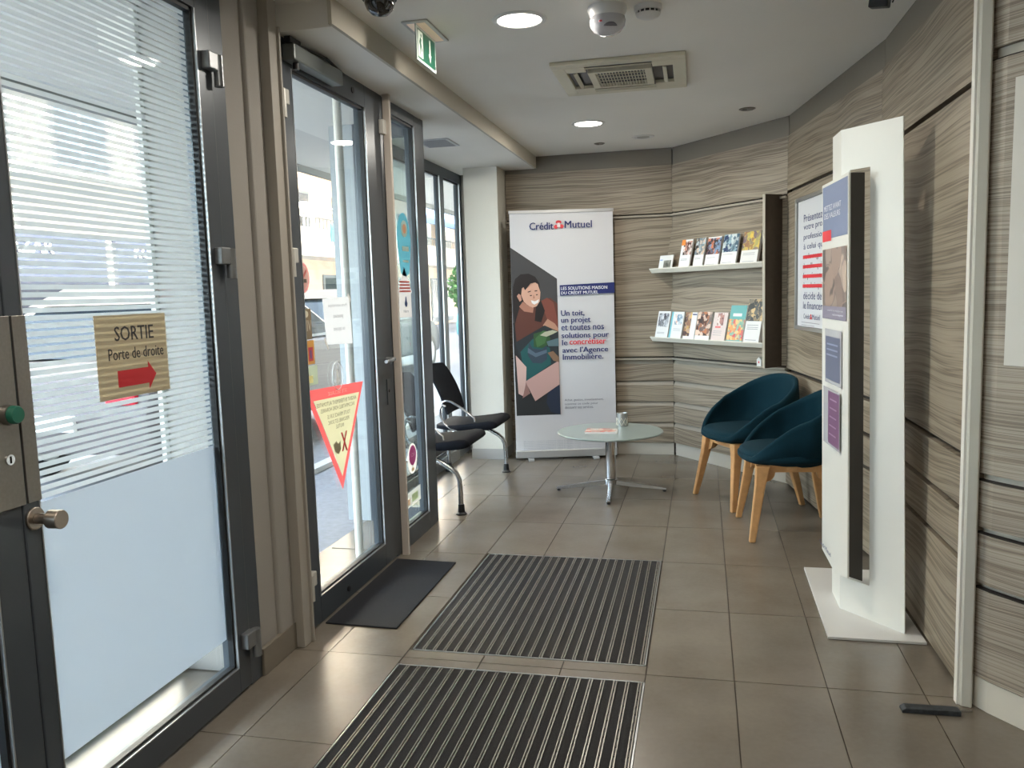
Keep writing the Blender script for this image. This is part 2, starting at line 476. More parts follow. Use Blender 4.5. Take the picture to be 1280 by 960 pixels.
# ---- near right cabinet wall, chamfered corner
wn2 = struct('wall_near', 'near right wood-grain cabinet wall with slotted handles', 'wall')
Q1 = (0.816, 2.83); Q2 = (0.822, 2.750); Q3 = (0.848, 2.700); Q4 = (1.304, 2.10); Q5 = (1.9, 1.0)
NL = [(0.105,0.385),(0.405,0.560),(0.582,0.725),(0.750,1.965),(2.0,2.418)]
def near_poly(off):
    return [(Q1[0]+off,Q1[1]), (Q2[0]+off,Q2[1]), (Q3[0]+off*0.9,Q3[1]+off*0.6), (Q4[0]+off*0.8,Q4[1]+off*0.8), (Q5[0]+off,Q5[1]), (2.15,1.0), (2.15,2.83)]
MB().prism(near_poly(0.020), 0.0, 2.419).build('cabinet_core', mat('slot_core', (196, 192, 180), 0.5), wn2)
MB().prism(near_poly(0.006), 0.0, 0.10).build('plinth_board', mat('white_plinth', (214, 209, 196), 0.5), wn2)
for z0, z1 in NL:
    MB().prism(near_poly(0.0), z0, z1).build('laminate_panel', M_WOODN, wn2)
for z0 in (0.385, 0.560, 0.725, 1.965):
    MB().prism([(Q1[0]+0.001,Q1[1]), (Q2[0]+0.001,Q2[1]), (Q3[0]+0.0008,Q3[1]+0.0006), (Q4[0],Q4[1]+0.001), (Q4[0]+.05,Q4[1]+.05), (0.95,2.83)], z0-0.001, z0+0.004).build('slot_shadow_strip', M_DARKVOID, wn2)

# white vertical post between clad wall and cabinet
tp = struct('trim_2', 'white vertical corner post beside the right cabinet', 'trim')
MB().prism([(0.784,2.80),(0.784,2.742),(0.789,2.735),(0.814,2.726),(0.819,2.732),(0.819,2.80)], 0, H).build('post', mat('post_paint', (206, 204, 192), 0.35), tp, bevel=0.002)
B(0.777, 0.785, 2.745, 2.775, 0, H).build('post_bead', M_WHITE, tp, bevel=0.001)

# ================================================================== COLUMN
col = smesh('wall_column', B(-1.838, -1.565, 6.43, 6.80, 0.085, SO), M_COLUMN, 'white textured square column beside the banner', 'wall')
B(-1.842, -1.56, 6.424, 6.80, 0, 0.085).build('skirting', M_COLBASE, col)

# ================================================================== LEFT WALL
XD = -1.54
wl = struct('wall_left', 'beige painted pier between the two glass doors', 'wall')
B(-1.86, XD-0.015, 2.574, 2.80, 0, H).build('pier', M_BEIGE, wl)
B(-1.86, XD+0.000, 2.70, 2.81, 0, H).build('pier_step', M_BEIGE, wl, bevel=0.012, seg=3)
B(-1.62, -1.505, 2.810, 2.875, 0, SO+0.09).build('jamb_casing', mat('casing_paint', (160, 154, 144), 0.5), wl, bevel=0.002)
B(-1.58, -1.495, 2.868, 2.880, 0, SO).build('jamb_casing', mat('casing_paint', (160, 154, 144), 0.5), wl, bevel=0.002)
B(-1.62, XD, 2.82, 2.92, SO-0.02, H).build('lintel', M_BEIGE, wl)
B(-1.86, XD-0.01, -3.0, 2.56, 2.34, H+0.1).build('lintel', M_BEIGE, wl)
B(-1.86, XD-0.01, -3.0, -1.2, 0, 2.34).build('masonry', M_BEIGE, wl)
bb = smesh('baseboard_left', B(XD-0.012, XD+0.004, 2.565, 2.81, 0, 0.10), M_GREYBASE, 'taupe skirting at the foot of the pier', 'baseboard', bevel=0.002)

def glazed(parent, y0, y1, z0, z1, gy0, gy1, gz0, gz1, x=XD, depth=0.06, beads=True, names='frame'):
    """dark aluminium frame in the plane X = x, glass opening gy/gz"""
    B(x-depth, x, y0, gy0, z0, z1).build('stile', M_ALU, parent, bevel=0.003)
    B(x-depth, x, gy1, y1, z0, z1).build('stile', M_ALU, parent, bevel=0.003)
    B(x-depth, x-0.0005, gy0, gy1, z0, gz0).build('bottom_rail', M_ALU, parent)
    B(x-depth, x-0.0005, gy0, gy1, gz1, z1).build('top_rail', M_ALU, parent)
    if beads:
        g = MB(); w = 0.012; xa, xb = x-0.030, x-0.010
        g.box(xa, xb, gy0-0.0, gy0+w, gz0, gz1).box(xa, xb, gy1-w, gy1, gz0, gz1).box(xa, xb, gy0, gy1, gz0, gz0+w).box(xa, xb, gy0, gy1, gz1-w, gz1)
        g.build('gasket', M_GASKET, parent)
        g = MB(); w = 0.004
        g.box(x-0.009, x+0.001, gy0, gy0+w, gz0, gz1).box(x-0.009, x+0.001, gy1-w, gy1, gz0, gz1).box(x-0.009, x+0.001, gy0, gy1, gz0, gz0+w)
        g.build('glazing_bead', M_BEAD, parent)
    B(x-0.042, x-0.034, gy0, gy1, gz0, gz1).build('glass', M_GLASS, parent)

def hinge(parent, y, z, x=XD, s=1, m=None):
    m = m or mat('hinge_grey', (128, 130, 132), 0.35, 0.6)
    B(x-0.002, x+0.028, y-0.055*s if s > 0 else y, y if s > 0 else y+0.055, z-0.0, z+0.055).build('hinge', m, parent, bevel=0.004)
    MB().cyl((x+0.02, y+0.008*s, z-0.045), (x+0.02, y+0.008*s, z+0.052), 0.016).build('hinge_barrel', m, parent, smooth=True)

# ---- door 1 (frosted, SORTIE)
d1 = struct('door_1', 'tall glass door with striped frosted film at the left', 'door')
glazed(d1, 1.578, 2.488, 0.012, 2.33, 1.626, 2.412, 0.098, 2.252)
B(XD-0.07, XD-0.006, 2.492, 2.572, 0, 2.36).build('jamb', M_ALU, d1, bevel=0.003)
B(XD-0.07, XD-0.008, 1.0, 2.555, 2.333, 2.36).build('head', M_ALU, d1)
for z in (2.075, 1.46, 0.155): hinge(d1, 2.488, z)
# frosted film
B(XD-0.0335, XD-0.0325, 1.632, 2.398, 0.205, 0.868).build('frosted_film', M_FROST, d1)
sg = MB(); z = 0.8745; n = 0
while z < 2.235:
    sg.box(XD-0.0335, XD-0.0325, 1.632, 2.398, z, z+0.0125); z += 0.0188; n += 1
o = sg.build('film_stripes', M_FROSTSTRIPE, d1)
# lock plate, button, keyhole, knob
lp = B(XD, XD+0.006, 1.590, 1.630, 0.885, 1.322).build('lock_plate', M_STEEL, d1, bevel=0.001)
kb = MB().cyl((XD+0.0, 1.606, 0.845), (XD+0.008, 1.606, 0.845), 0.027, n=28).cyl((XD+0.008, 1.606, 0.845), (XD+0.055, 1.606, 0.845), 0.013, n=20)
kb.cyl((XD+0.045, 1.606, 0.845), (XD+0.078, 1.606, 0.845), 0.0225, n=28)
kb.build('knob', mat('knob_steel', (170, 160, 150), 0.28, 0.9), d1, smooth=True, bevel=0.002)

# ---- second leaf further left
d3 = struct('door_3', 'neighbouring dark leaf of the glass double door at the left edge', 'door')
glazed(d3, 0.72, 1.574, 0.012, 2.33, 0.80, 1.49, 0.105, 2.245)
B(XD-0.0335, XD-0.0325, 0.81, 1.48, 0.205, 0.868).build('frosted_film', M_FROST, d3)
B(XD, XD+0.006, 1.46, 1.583, 0.885, 1.322).build('lock_plate', M_STEEL, d3, bevel=0.001)
MB().cyl((XD+0.004, 1.553, 1.100), (XD+0.022, 1.553, 1.100), 0.024, n=28).build('button_collar', M_STEEL, d3, smooth=True)
MB().lathe([(0.0, 0), (0.021, 0), (0.021, 0.010), (0.018, 0.014), (0.0, 0.015)], n=28).build('green_button', mat('green_plastic', (28, 98, 78), 0.35), d3, smooth=True)
gb = d3.children[-1] if d3.children else None
for ch in d3.children:
    if ch.name.startswith('green_button'): ch.rotation_euler = (0, PI/2, 0); ch.location = (XD+0.022, 1.553, 1.100); ch['label'] = 'round green release button'
MB().cyl((XD+0.004, 1.545, 0.998), (XD+0.012, 1.545, 0.998), 0.012, n=20).build('key_cylinder', M_CHROME, d3, smooth=True)
B(XD+0.012, XD+0.013, 1.543, 1.547, 0.990, 1.006).build('keyway', M_BLACK, d3)
B(XD-0.07, XD-0.01, 0.70, 0.718, 0, 2.33).build('mullion', M_ALU, d3)
B(-1.86, XD-0.015, -1.2, 0.70, 0, 2.34).build('masonry', M_BEIGE, wl)  # unseen solid wall, added to deepen the shadow beside the white stand

# ---- door 2
d2_ = struct('door_2', 'clear glass entrance door with dark frame and closer', 'door')
glazed(d2_, 2.890, 3.925, 0.012, 2.325, 3.035, 3.755, 0.118, 2.222)
hm = mat('hinge_white', (196, 194, 186), 0.35, 0.2)
for z in (2.07, 1.48, 0.20):
    B(XD-0.002, XD+0.026, 2.915, 2.962, z-0.002, z+0.055).build('hinge', hm, d2_, bevel=0.004)
    MB().cyl((XD+0.018, 2.918, z-0.055), (XD+0.018, 2.918, z+0.05), 0.015).build('hinge_barrel', hm, d2_, smooth=True)
dc = B(XD+0.001, XD+0.055, 2.965, 3.40, 2.235, 2.295).build('door_closer', mat('closer_silver', (118, 122, 120), 0.35, 0.5), d2_, bevel=0.006)
MB().cyl((XD+0.03, 3.02, 2.21), (XD+0.03, 3.02, 2.236), 0.012).build('closer_spindle', M_BLACK, dc)
MB().tube([(XD+0.03, 3.03, 2.306), (XD+0.05, 3.25, 2.310), (XD+0.015, 3.50, 2.308)], 0.006, 8).build('closer_arm', M_GASKET, dc)
B(XD+0.02, XD+0.045, 2.955, 3.04, 2.296, 2.318).build('closer_bracket', M_BLACK, dc)
MB().cyl((XD-0.001, 3.62, 2.272), (XD+0.004, 3.62, 2.272), 0.014).build('frame_plug', M_GASKET, d2_)
hd = MB().cyl((XD, 3.885, 1.03), (XD+0.045, 3.885, 1.03), 0.010, n=14).tube([(XD+0.042, 3.885, 1.03), (XD+0.046, 3.84, 1.028), (XD+0.046, 3.76, 1.026)], 0.009, 12)
hd.build('door_handle', mat('handle_satin', (165, 168, 170), 0.3, 0.8), d2_, smooth=True)
B(XD, XD+0.005, 3.865, 3.905, 0.80, 0.93).build('lock_plate', M_ALU, d2_, bevel=0.002)
MB().cyl((XD, 3.885, 0.87), (XD+0.008, 3.885, 0.87), 0.008, n=14).build('key_cylinder', M_GASKET, d2_)
B(XD, XD+0.028, 3.915, 3.955, 2.13, 2.20).build('door_contact', mat('contact_white', (205, 202, 195), 0.4), d2_, bevel=0.005)
MB().cyl((XD, 3.30, 0.055), (XD+0.006, 3.30, 0.055), 0.012).build('frame_plug', M_GASKET, d2_)
# white casing post and fixed light
tr3 = struct('trim_3', 'narrow pinkish-white casing strip between door and fixed light', 'trim')
B(-1.530, -1.495, 3.952, 3.976, 0, SO).build('casing', mat('strip_paint', (196, 186, 176), 0.45), tr3, bevel=0.002)
B(XD-0.06, XD-0.004, 3.926, 3.984, 0, SO).build('casing_reveal', M_ALU, tr3)
w1 = struct('window_1', 'narrow fixed glass light with dark frame beside the door', 'window')
glazed(w1, 3.985, 4.56, 0.0, SO-0.004, 4.03, 4.440, 0.10, 2.262)
# return glazing at the recess
w3 = struct('window_3', 'glazed return of the recess beside the grey bench', 'window')
RY = 4.56
GP = mat('grey_blue_panel', (168, 174, 176), 0.45)
B(-2.10, -1.955, RY, RY+0.05, 0, SO).build('grey_panel', GP, w3)
B(-1.955, -1.915, RY, RY+0.05, 0, SO).build('stile', M_ALU, w3)
B(-1.60, -1.545, RY, RY+0.05, 0, SO).build('stile', M_ALU, w3)
B(-1.915, -1.60, RY, RY+0.05, 0, 0.09).build('bottom_rail', M_ALU, w3)
B(-1.915, -1.60, RY, RY+0.05, 2.24, SO).build('top_rail', M_ALU, w3)
B(-1.915, -1.60, RY+0.02, RY+0.026, 0.09, 2.24).build('glass', M_GLASS, w3)
# recess window
w2 = struct('window_2', 'tall two-pane window behind the grey waiting bench', 'window')
XW = -1.965
def fbox(y0, y1, z0, z1, nm, m=M_ALU, dx=0.05): return B(XW-dx, XW, y0, y1, z0, z1).build(nm, m, w2, bevel=0.002)
fbox(4.61, 4.68, 0.0, SO, 'stile'); fbox(6.21, 6.31, 0.10, 2.25, 'mullion'); fbox(6.74, 6.80, 0.0, SO, 'stile')
fbox(4.68, 6.74, 0.0, 0.10, 'bottom_rail'); fbox(4.68, 6.74, 2.25, SO, 'top_rail')
for y0, y1 in ((4.68, 6.21), (6.31, 6.74)):
    g = MB(); w = 0.012; xa, xb = XW-0.03, XW-0.012
    g.box(xa, xb, y0, y0+w, 0.10, 2.25).box(xa, xb, y1-w, y1, 0.10, 2.25).box(xa, xb, y0, y1, 0.10, 0.112).box(xa, xb, y0, y1, 2.238, 2.25)
    g.build('gasket', M_GASKET, w2)
    B(XW-0.009, XW+0.001, y1-0.005, y1, 0.10, 2.25).build('glazing_bead', M_BEAD, w2)
    B(XW-0.040, XW-0.032, y0, y1, 0.10, 2.25).build('glass', M_GLASS, w2)
B(XW, XW+0.018, 4.62, 6.43, 0, 0.085).build('skirting', mat('grey_skirting', (128, 130, 130), 0.5), w2)

# ================================================================== SIGNS STUCK ON THE GLASS
XG = XD-0.0315   # room side of the glass
def glass_print(name, label, cat, pts_or_none=None):
    return thing(name, label, cat, (0,0,0))
# SORTIE sheet
t = glass_print('exit_paper', 'beige paper reading SORTIE with a red arrow on the frosted door', 'sign')
YA, YB_, ZA, ZB = 1.895, 2.195, 1.082, 1.312
M_BPAP = film_mat('beige_translucent_paper', (204, 192, 168), 0.45)
B(XG, XG+0.0012, YA, YB_, ZA, ZB).build('sheet', M_BPAP, t)
pr = Print(t, (XG+0.0012, YA, ZA), (0,1,0), (0,0,1), 0.0006)
MI = mat('print_black', (52, 50, 52), 0.6)
pr.text('SORTIE', 0.075, 0.158, MI, h=0.040, w=0.165, bold=0.012)
pr.text('Porte de droite', 0.045, 0.106, MI, h=0.032, w=0.235, bold=0.008)
arrow = [(0.075,0.030),(0.205,0.030),(0.205,0.012),(0.240,0.054),(0.205,0.094),(0.205,0.076),(0.075,0.076)]
pr.poly(arrow, mat('arrow_red', (196, 40, 48), 0.6), 'red_arrow')

# triangle warning sticker (seen from behind, so mirrored)
t = glass_print('warning_sticker', 'red bordered triangular warning sticker on the clear entrance door', 'sticker')
MR = film_mat('translucent_red', (232, 96, 92), 0.4); MC = film_mat('translucent_cream', (206, 196, 156), 0.4)
pr = Print(t, (XG, 0, 0), (0,1,0), (0,0,1), 0.0006)
TA, TB_, TC = (3.055,0.968), (3.645,0.945), (3.365,0.490)

cx, cz = 3.355, 0.800
ins = [(cx+(p[0]-cx)*0.76, cz+(p[1]-cz)*0.76) for p in (TA, TC, TB_)]
ins = [(3.125,0.918),(3.366,0.550),(3.592,0.900)]
for (a_, b_, c_, d_) in ((TA, TC, ins[1], ins[0]), (TC, TB_, ins[2], ins[1]), (TB_, TA, ins[0], ins[2])):
    pr.poly([a_, b_, c_, d_], MR, 'red_border')
pr.poly(ins, MC, 'cream_panel')
MT = mat('sticker_ink', (84, 66, 50), 0.7)
pr.text('SITE SECURISE', 3.265, 0.923, mat('pale_ink', (240, 190, 180), 0.7), h=0.016, w=0.19, mirror=True, slope=-0.02)
for i, (tx, a, w_) in enumerate((('ARGENT ENTIEREMENT AUTOMATISE', 3.150, 0.405), ('INCOMPATIBLE HORS HORAIRES', 3.185, 0.345), ('TOUTE MENACE SUR LE', 3.245, 0.235), ('PERSONNEL EST DONC', 3.250, 0.215), ('INUTILE', 3.325, 0.08))):
    pr.text(tx, a, 0.885-i*0.027-(0.006 if i > 1 else 0), MT, h=0.017, w=w_, mirror=True, slope=-0.03)
MX = mat('sticker_red_cross', (210, 60, 60), 0.6)
pr.poly([(3.37,0.745),(3.385,0.745),(3.432,0.655),(3.417,0.655)], MX, 'red_cross'); pr.poly([(3.420,0.745),(3.435,0.745),(3.385,0.660),(3.370,0.660)], MX, 'red_cross')
pr.poly([(3.285,0.705),(3.300,0.672),(3.335,0.655),(3.362,0.675),(3.358,0.712),(3.335,0.700),(3.318,0.718)], mat('sticker_hand', (150, 140, 110), 0.7), 'hand_drawing')

# white notice
t = glass_print('taped_notice', 'white paper notice taped on the clear entrance door', 'sign')
MP = film_mat('notice_paper', (212, 208, 204), 0.4)
pr = Print(t, (XG, 0, 0), (0,1,0), (0,0,1), 0.0006)
pr.poly([(3.262,1.338),(3.282,1.142),(3.552,1.130),(3.538,1.346)], MP, 'sheet')
for tx, a, z_, w_ in (('Porte automatique', 3.315, 1.298, 0.19), ('poussez', 3.36, 1.248, 0.10), ('ou appuyez', 3.355, 1.192, 0.12)):
    pr.text(tx, a, z_, mat('faint_ink', (150, 145, 145), 0.7), h=0.018, w=w_, mirror=True)
pr.poly([(3.515,1.352),(3.528,1.362),(3.556,1.330),(3.545,1.318)], M_PAPER, 'tape'); pr.poly([(3.255,1.165),(3.268,1.175),(3.300,1.125),(3.288,1.118)], M_PAPER, 'tape')

# round prohibition sticker, brown sticker, yellow sticker, green sticker, pear oval
t = glass_print('round_sticker', 'round red-ringed prohibition sticker near the hinge side of the entrance door', 'sticker')
pr = Print(t, (XG, 0, 0), (0,1,0), (0,0,1), 0.0006)
MRR = film_mat('faded_red', (196, 130, 122), 0.5)
pr.ell(3.095, 1.425, 0.060, 0.062, MRR, 'red_ring'); pr.ell(3.095, 1.425, 0.048, 0.050, film_mat('faded_cream', (214, 196, 186), 0.5), 'cream_disc')
pr.poly([(3.058,1.398),(3.066,1.390),(3.132,1.452),(3.124,1.460)], MRR, 'red_slash')
pr.rect(3.085, 1.405, 3.125, 1.420, mat('sticker_dark', (90, 90, 80), 0.6), 'phone_drawing')
t = glass_print('brown_sticker', 'brown square sticker with pale letters on the entrance door', 'sticker')
pr = Print(t, (XG, 0, 0), (0,1,0), (0,0,1), 0.0006)
pr.rect(3.045, 1.175, 3.150, 1.300, mat('sticker_brown', (132, 116, 92), 0.6), 'brown_panel')
pr.text('VIHE', 3.052, 1.208, mat('sticker_pale', (214, 206, 182), 0.6), h=0.045, w=0.092, mirror=True)
pr.ell(3.105, 1.278, 0.020, 0.014, mat('sticker_pale', (214, 206, 182), 0.6), 'emblem')
t = glass_print('yellow_sticker', 'orange-yellow sticker under the brown one on the entrance door', 'sticker')
pr = Print(t, (XG, 0, 0), (0,1,0), (0,0,1), 0.0006)
pr.rect(3.050, 1.072, 3.162, 1.170, mat('sticker_orange', (222, 164, 84), 0.6), 'orange_panel')
pr.rect(3.108, 1.085, 3.148, 1.142, mat('sticker_pink', (196, 74, 84), 0.6), 'pink_panel'); pr.rect(3.120, 1.095, 3.135, 1.130, mat('sticker_lilac', (120, 90, 140), 0.6), 'figure')
pr.rect(3.055, 1.090, 3.085, 1.130, mat('sticker_green', (150, 180, 120), 0.6), 'green_panel')
t = glass_print('faded_green_sticker', 'faded see-through green sticker below the orange one on the entrance door', 'sticker')
pr = Print(t, (XG, 0, 0), (0,1,0), (0,0,1), 0.0006)
pr.rect(3.050, 0.985, 3.180, 1.066, film_mat('faded_green', (150, 156, 120), 0.5, 0.35), 'green_panel'); pr.rect(3.07, 0.995, 3.135, 1.025, film_mat('faded_yellow', (214, 190, 110), 0.5, 0.3), 'yellow_band')
t = glass_print('pear_sticker', 'white outlined oval pear sticker above the warning triangle', 'sticker')
pr = Print(t, (XG, 0, 0), (0,1,0), (0,0,1), 0.0006)
MW = mat('sticker_white', (235, 238, 238), 0.6)
og = MB(); ce_, rz_ = (3.372, 1.00), (0.052, 0.062)
pts = [Vector((XG+0.001, ce_[0]+rz_[0]*math.cos(a), ce_[1]+rz_[1]*math.sin(a))) for a in [2*PI*i/28 for i in range(29)]]
og.tube(pts, 0.0022, 5); og.build('oval_outline', MW, t)
pr.poly([(3.372+0.020*math.cos(a)*(1.0 if math.sin(a) < 0 else 0.62), 0.985+(0.024 if math.sin(a) < 0 else 0.042)*math.sin(a)) for a in [2*PI*i/24 for i in range(24)]], MW, 'pear_shape')
pr.poly([(3.372,1.027),(3.378,1.028),(3.386,1.045),(3.380,1.045)], MW, 'stalk')

# stickers on the fixed light
def glass1(name, label): return thing(name, label, 'sticker')
YF = XG
t = glass1('turquoise_sticker', 'turquoise oval sticker with a pale medal on the narrow fixed light')
pr = Print(t, (YF, 0, 0), (0,1,0), (0,0,1), 0.0006)
MTQ = film_mat('turquoise_film', (96, 160, 172), 0.35)
pr.poly([(4.290+0.105*math.cos(a), 1.635+0.150*math.sin(a)) if math.sin(a) > -0.6 else (4.290+0.085*math.cos(a)*1.0, 1.635-0.19+0.05*(1+math.sin(a))) for a in [2*PI*i/28 for i in range(28)]], MTQ, 'turquoise_panel')
pr.ell(4.300, 1.700, 0.050, 0.045, film_mat('pale_film', (226, 226, 208), 0.5), 'medal'); pr.ell(4.300, 1.700, 0.026, 0.026, mat('medal_orange', (214, 150, 110), 0.6), 'medal_centre')
pr.rect(4.255, 1.580, 4.355, 1.606, film_mat('pale_film', (226, 226, 208), 0.5), 'pale_band'); pr.rect(4.255, 1.520, 4.345, 1.532, film_mat('pale_film', (226, 226, 208), 0.5), 'pale_band')
t = glass1('pointed_sticker', 'white pointed sticker with red lines and a blue drop on the narrow fixed light')
pr = Print(t, (YF, 0, 0), (0,1,0), (0,0,1), 0.0006)
MPP = film_mat('pointed_paper', (206, 196, 188), 0.4)
pr.poly([(4.177,1.225),(4.367,1.222),(4.367,1.352),(4.382,1.36),(4.275,1.495),(4.165,1.36),(4.177,1.352)], MPP, 'pointed_panel')
for i in range(4): pr.rect(4.187, 1.360+i*0.017, 4.363-i*0.006, 1.369+i*0.017, mat('pointed_red', (196, 92, 84), 0.6), 'red_line')
pr.poly([(4.275+0.022*math.cos(a), 1.300+0.020*math.sin(a)) if math.sin(a) < 0.3 else (4.275+0.012*math.cos(a), 1.300+0.038*math.sin(a)) for a in [2*PI*i/20 for i in range(20)]], mat('drop_blue', (34, 58, 108), 0.6), 'blue_drop')
pr.text('Hera', 4.232, 1.250, M_INK, h=0.016, w=0.075)
t = glass1('pink_round_sticker', 'pink and cream round sticker low on the narrow fixed light')
pr = Print(t, (YF, 0, 0), (0,1,0), (0,0,1), 0.0006)
pr.ell(4.275, 0.445, 0.075, 0.085, film_mat('cream_film', (232, 220, 206), 0.4), 'cream_disc'); pr.ell(4.278, 0.462, 0.056, 0.056, mat('magenta_print', (206, 84, 158), 0.5), 'pink_disc')
pr.text('ici', 4.250, 0.455, mat('pink_pale', (236, 176, 210), 0.5), h=0.028, w=0.06, mirror=True)
pr.rect(4.255, 0.375, 4.295, 0.393, mat('cream_pr', (222, 190, 140), 0.5), 'cream_print')
t = glass1('pale_label_sticker', 'pale rectangular faded label at the foot of the narrow fixed light')
pr = Print(t, (YF, 0, 0), (0,1,0), (0,0,1), 0.0006)
pr.poly([(4.115,0.185),(4.385,0.190),(4.385,0.275),(4.115,0.265)], film_mat('pale_label', (208, 202, 186), 0.4, 0.15), 'label_panel')
pr.rect(4.24, 0.205, 4.34, 0.250, film_mat('pale_label_green', (176, 188, 150), 0.4), 'green_panel'); pr.rect(4.14, 0.20, 4.21, 0.235, film_mat('pale_label_tan', (206, 172, 146), 0.4), 'tan_panel')

# ================================================================== MATS
def matwell(name, label, x0, x1, y0, y1, full_y0):
    t = thing(name, label, 'doormat', (x0, full_y0, 0), 0, 'recessed ribbed entrance mats')
    W = x1-x0; Ly = y1-full_y0
    f = MB().box(0, W, 0, 0.006, -0.02, 0.001).box(0, W, Ly-0.006, Ly, -0.02, 0.001).box(0, 0.005, 0, Ly, -0.02, 0.001).box(W-0.005, W, 0, Ly, -0.02, 0.001)
    f.build('frame', M_BEAD, t)
    B(0.005, W-0.005, 0.006, Ly-0.006, -0.0059, -0.0045).build('well_base', M_BLACK, t)
    n = 21; p = (W-0.016)/n
    mc = mat('ribbed_carpet', (36, 34, 34), 0.95, noise=0.5, nscale=260, bump=0.8, bscale=500)
    ma = mat('mat_rail_aluminium', (176, 172, 164), 0.35, 0.75)
    cm = B(0, 0.0262, 0.010, Ly-0.010, -0.004, 0.0015).mesh('carpet_strip', mc); rm = B(0, 0.0030, 0.010, Ly-0.010, -0.004, 0.0022).mesh('rail', ma)
    sm = MB()
    for q in range(int(Ly/0.05)): sm.box(0, 0.0032, 0.015+q*0.05, 0.040+q*0.05, -0.004, -0.001)
    smm = sm.mesh('rubber_buffer', mat('rail_gap_grey', (70, 68, 64), 0.6))
    for i in range(n):
        xx = 0.008+i*p
        for nm, me, dx in (('carpet_strip', cm, 0.0012), ('rail', rm, 0.0282), ('rail', rm, 0.0375), ('rubber_buffer', smm, 0.0325)):
            if dx+xx > W-0.008: continue
            o = bpy.data.objects.new(nm, me); C.objects.link(o); o.parent = t; o.location = (xx+dx, 0, 0)
            if nm == 'rubber_buffer': o['kind'] = 'stuff'
    return t
matwell('entrance_mat', 'far recessed ribbed mat with aluminium rails, in front of the coffee table', -1.085, -0.205, 2.86, 4.03, 2.86)
matwell('entrance_mat', 'near recessed ribbed mat with aluminium rails, at the bottom edge of the photo', -1.095, -0.200, 1.5, 2.735, 1.5)
t = thing('rubber_mat', 'plain dark navy rubber doormat inside the entrance door', 'doormat', (-1.53, 3.03, 0))
MB().prism([(0,0.01),(0.318,0.0),(0.318,0.83),(0.0,0.845)], 0.0, 0.007).build('mat_body', mat('navy_rubber', (12, 15, 22), 0.9, noise=0.25, nscale=200, bump=0.5, bscale=400), t, bevel=0.003)
t = thing('outdoor_mat', 'dark doormat outside the entrance door', 'doormat', (-2.25, 3.05, -0.02))
B(0, 0.62, 0, 0.85, 0, 0.012).build('mat_body', mat('grey_mat', (62, 64, 68), 0.9, noise=0.3, nscale=200), t, bevel=0.003)

# ================================================================== BANNER
bx0, by0, bx1, by1 = -1.470, 6.395, -0.680, 6.600
bl, ba = frame_of((bx0, by0), (bx1, by1))
t = thing('rollup_banner', 'white roll-up banner with a smiling woman photo and navy text', 'banner', (bx0, by0, 0), ba)
B(0, bl, -0.035, 0.045, 0.018, 0.080).build('base_cassette', mat('banner_aluminium', (192, 192, 192), 0.35, 0.6), t, bevel=0.008, seg=3)
for xx in (0.10, 0.62):
    B(xx, xx+0.045, -0.085, 0.09, 0.0, 0.018).build('foot', mat('banner_foot', (190, 190, 190), 0.4, 0.3), t, bevel=0.003)
B(0.004, bl-0.004, -0.006, -0.003, 0.078, 1.955).build('fabric', mat('banner_fabric', (204, 203, 205), 0.55), t)
B(-0.002, bl+0.002, -0.014, 0.006, 1.948, 1.972).build('top_bar', mat('banner_aluminium', (192, 192, 192), 0.35, 0.6), t, bevel=0.002)
MB().cyl((bl/2, 0.02, 0.05), (bl/2, 0.006, 1.95), 0.009, n=10).build('support_pole', M_STEEL, t)
pr = Print(t, (0, -0.0062, 0), (1,0,0), (0,0,1), 0.0004)
W = bl/129.0; S = 1.965/308.0
def bu(a, b): return ((a-639.5)*W, 1.965-(b-264.5)*S)     # artwork laid out on its own grid
def bp(pts, m, nm='printed_shape'): return pr.poly([bu(*p) for p in pts], m, nm)
def flat(n, c): return mat('print_'+n, c, 0.55)
bp([(640,307.5),(697,347),(697.5,516),(642,516),(640.5,400)], flat('photo_dark', (36, 38, 40)), 'photo_background')
bp([(640,307.5),(697,347),(697,400),(640.5,400)], flat('wall_grey', (66, 65, 66)), 'photo_background')
bp([(643,400),(644,383),(650,377),(662,381),(676,374),(688,370),(697,378),(697,405),(672,420),(645,432)], flat('sweater', (92, 52, 42)), 'sweater')
bp([(676,374),(684,370),(692,376),(697,400),(697,412),(686,404)], flat('sweater_lit', (122, 66, 54)), 'sleeve')
bp([(684,396),(693,402),(697,408),(697,416),(684,410),(678,404)], flat('hand', (180, 134, 110)), 'hand')
bp([(641.5,385),(642,356),(645,346),(652,340.5),(662,340),(670,344),(675,352),(676,372),(681,386),(676,400),(668,398),(670,380),(660,380),(652,374),(646,392),(643,402)], flat('hair', (32, 25, 24)), 'hair')
bp([(652,366),(653,358),(660,352),(668,349.5),(673,353),(676,363),(675,374),(671,380),(665,382),(659,378),(655,374)], flat('skin', (206, 160, 138)), 'face')
bp([(654,374),(660,379),(667,382),(666,388),(655,386),(649,380)], flat('skin_neck', (170, 118, 98)), 'neck')
bp([(646.5,367),(649,364),(651.5,366),(652.5,372),(650,374)], flat('ear', (190, 140, 120)), 'ear')
bp([(664,372.5),(669,374),(674,371.5),(673,375.5),(668,378),(665,376)], flat('teeth', (232, 226, 222)), 'smile'); bp([(662.5,366.5),(664.8,365.9),(665.6,366.8),(663.4,367.6)], flat('brow', (40, 30, 28)), 'eye'); bp([(670.2,365.6),(672.2,365.2),(672.8,366.2),(670.8,366.8)], flat('brow', (40, 30, 28)), 'eye'); bp([(667.4,365.5),(669.0,370.0),(666.6,370.6)], flat('skin_neck', (170, 118, 98)), 'nose')
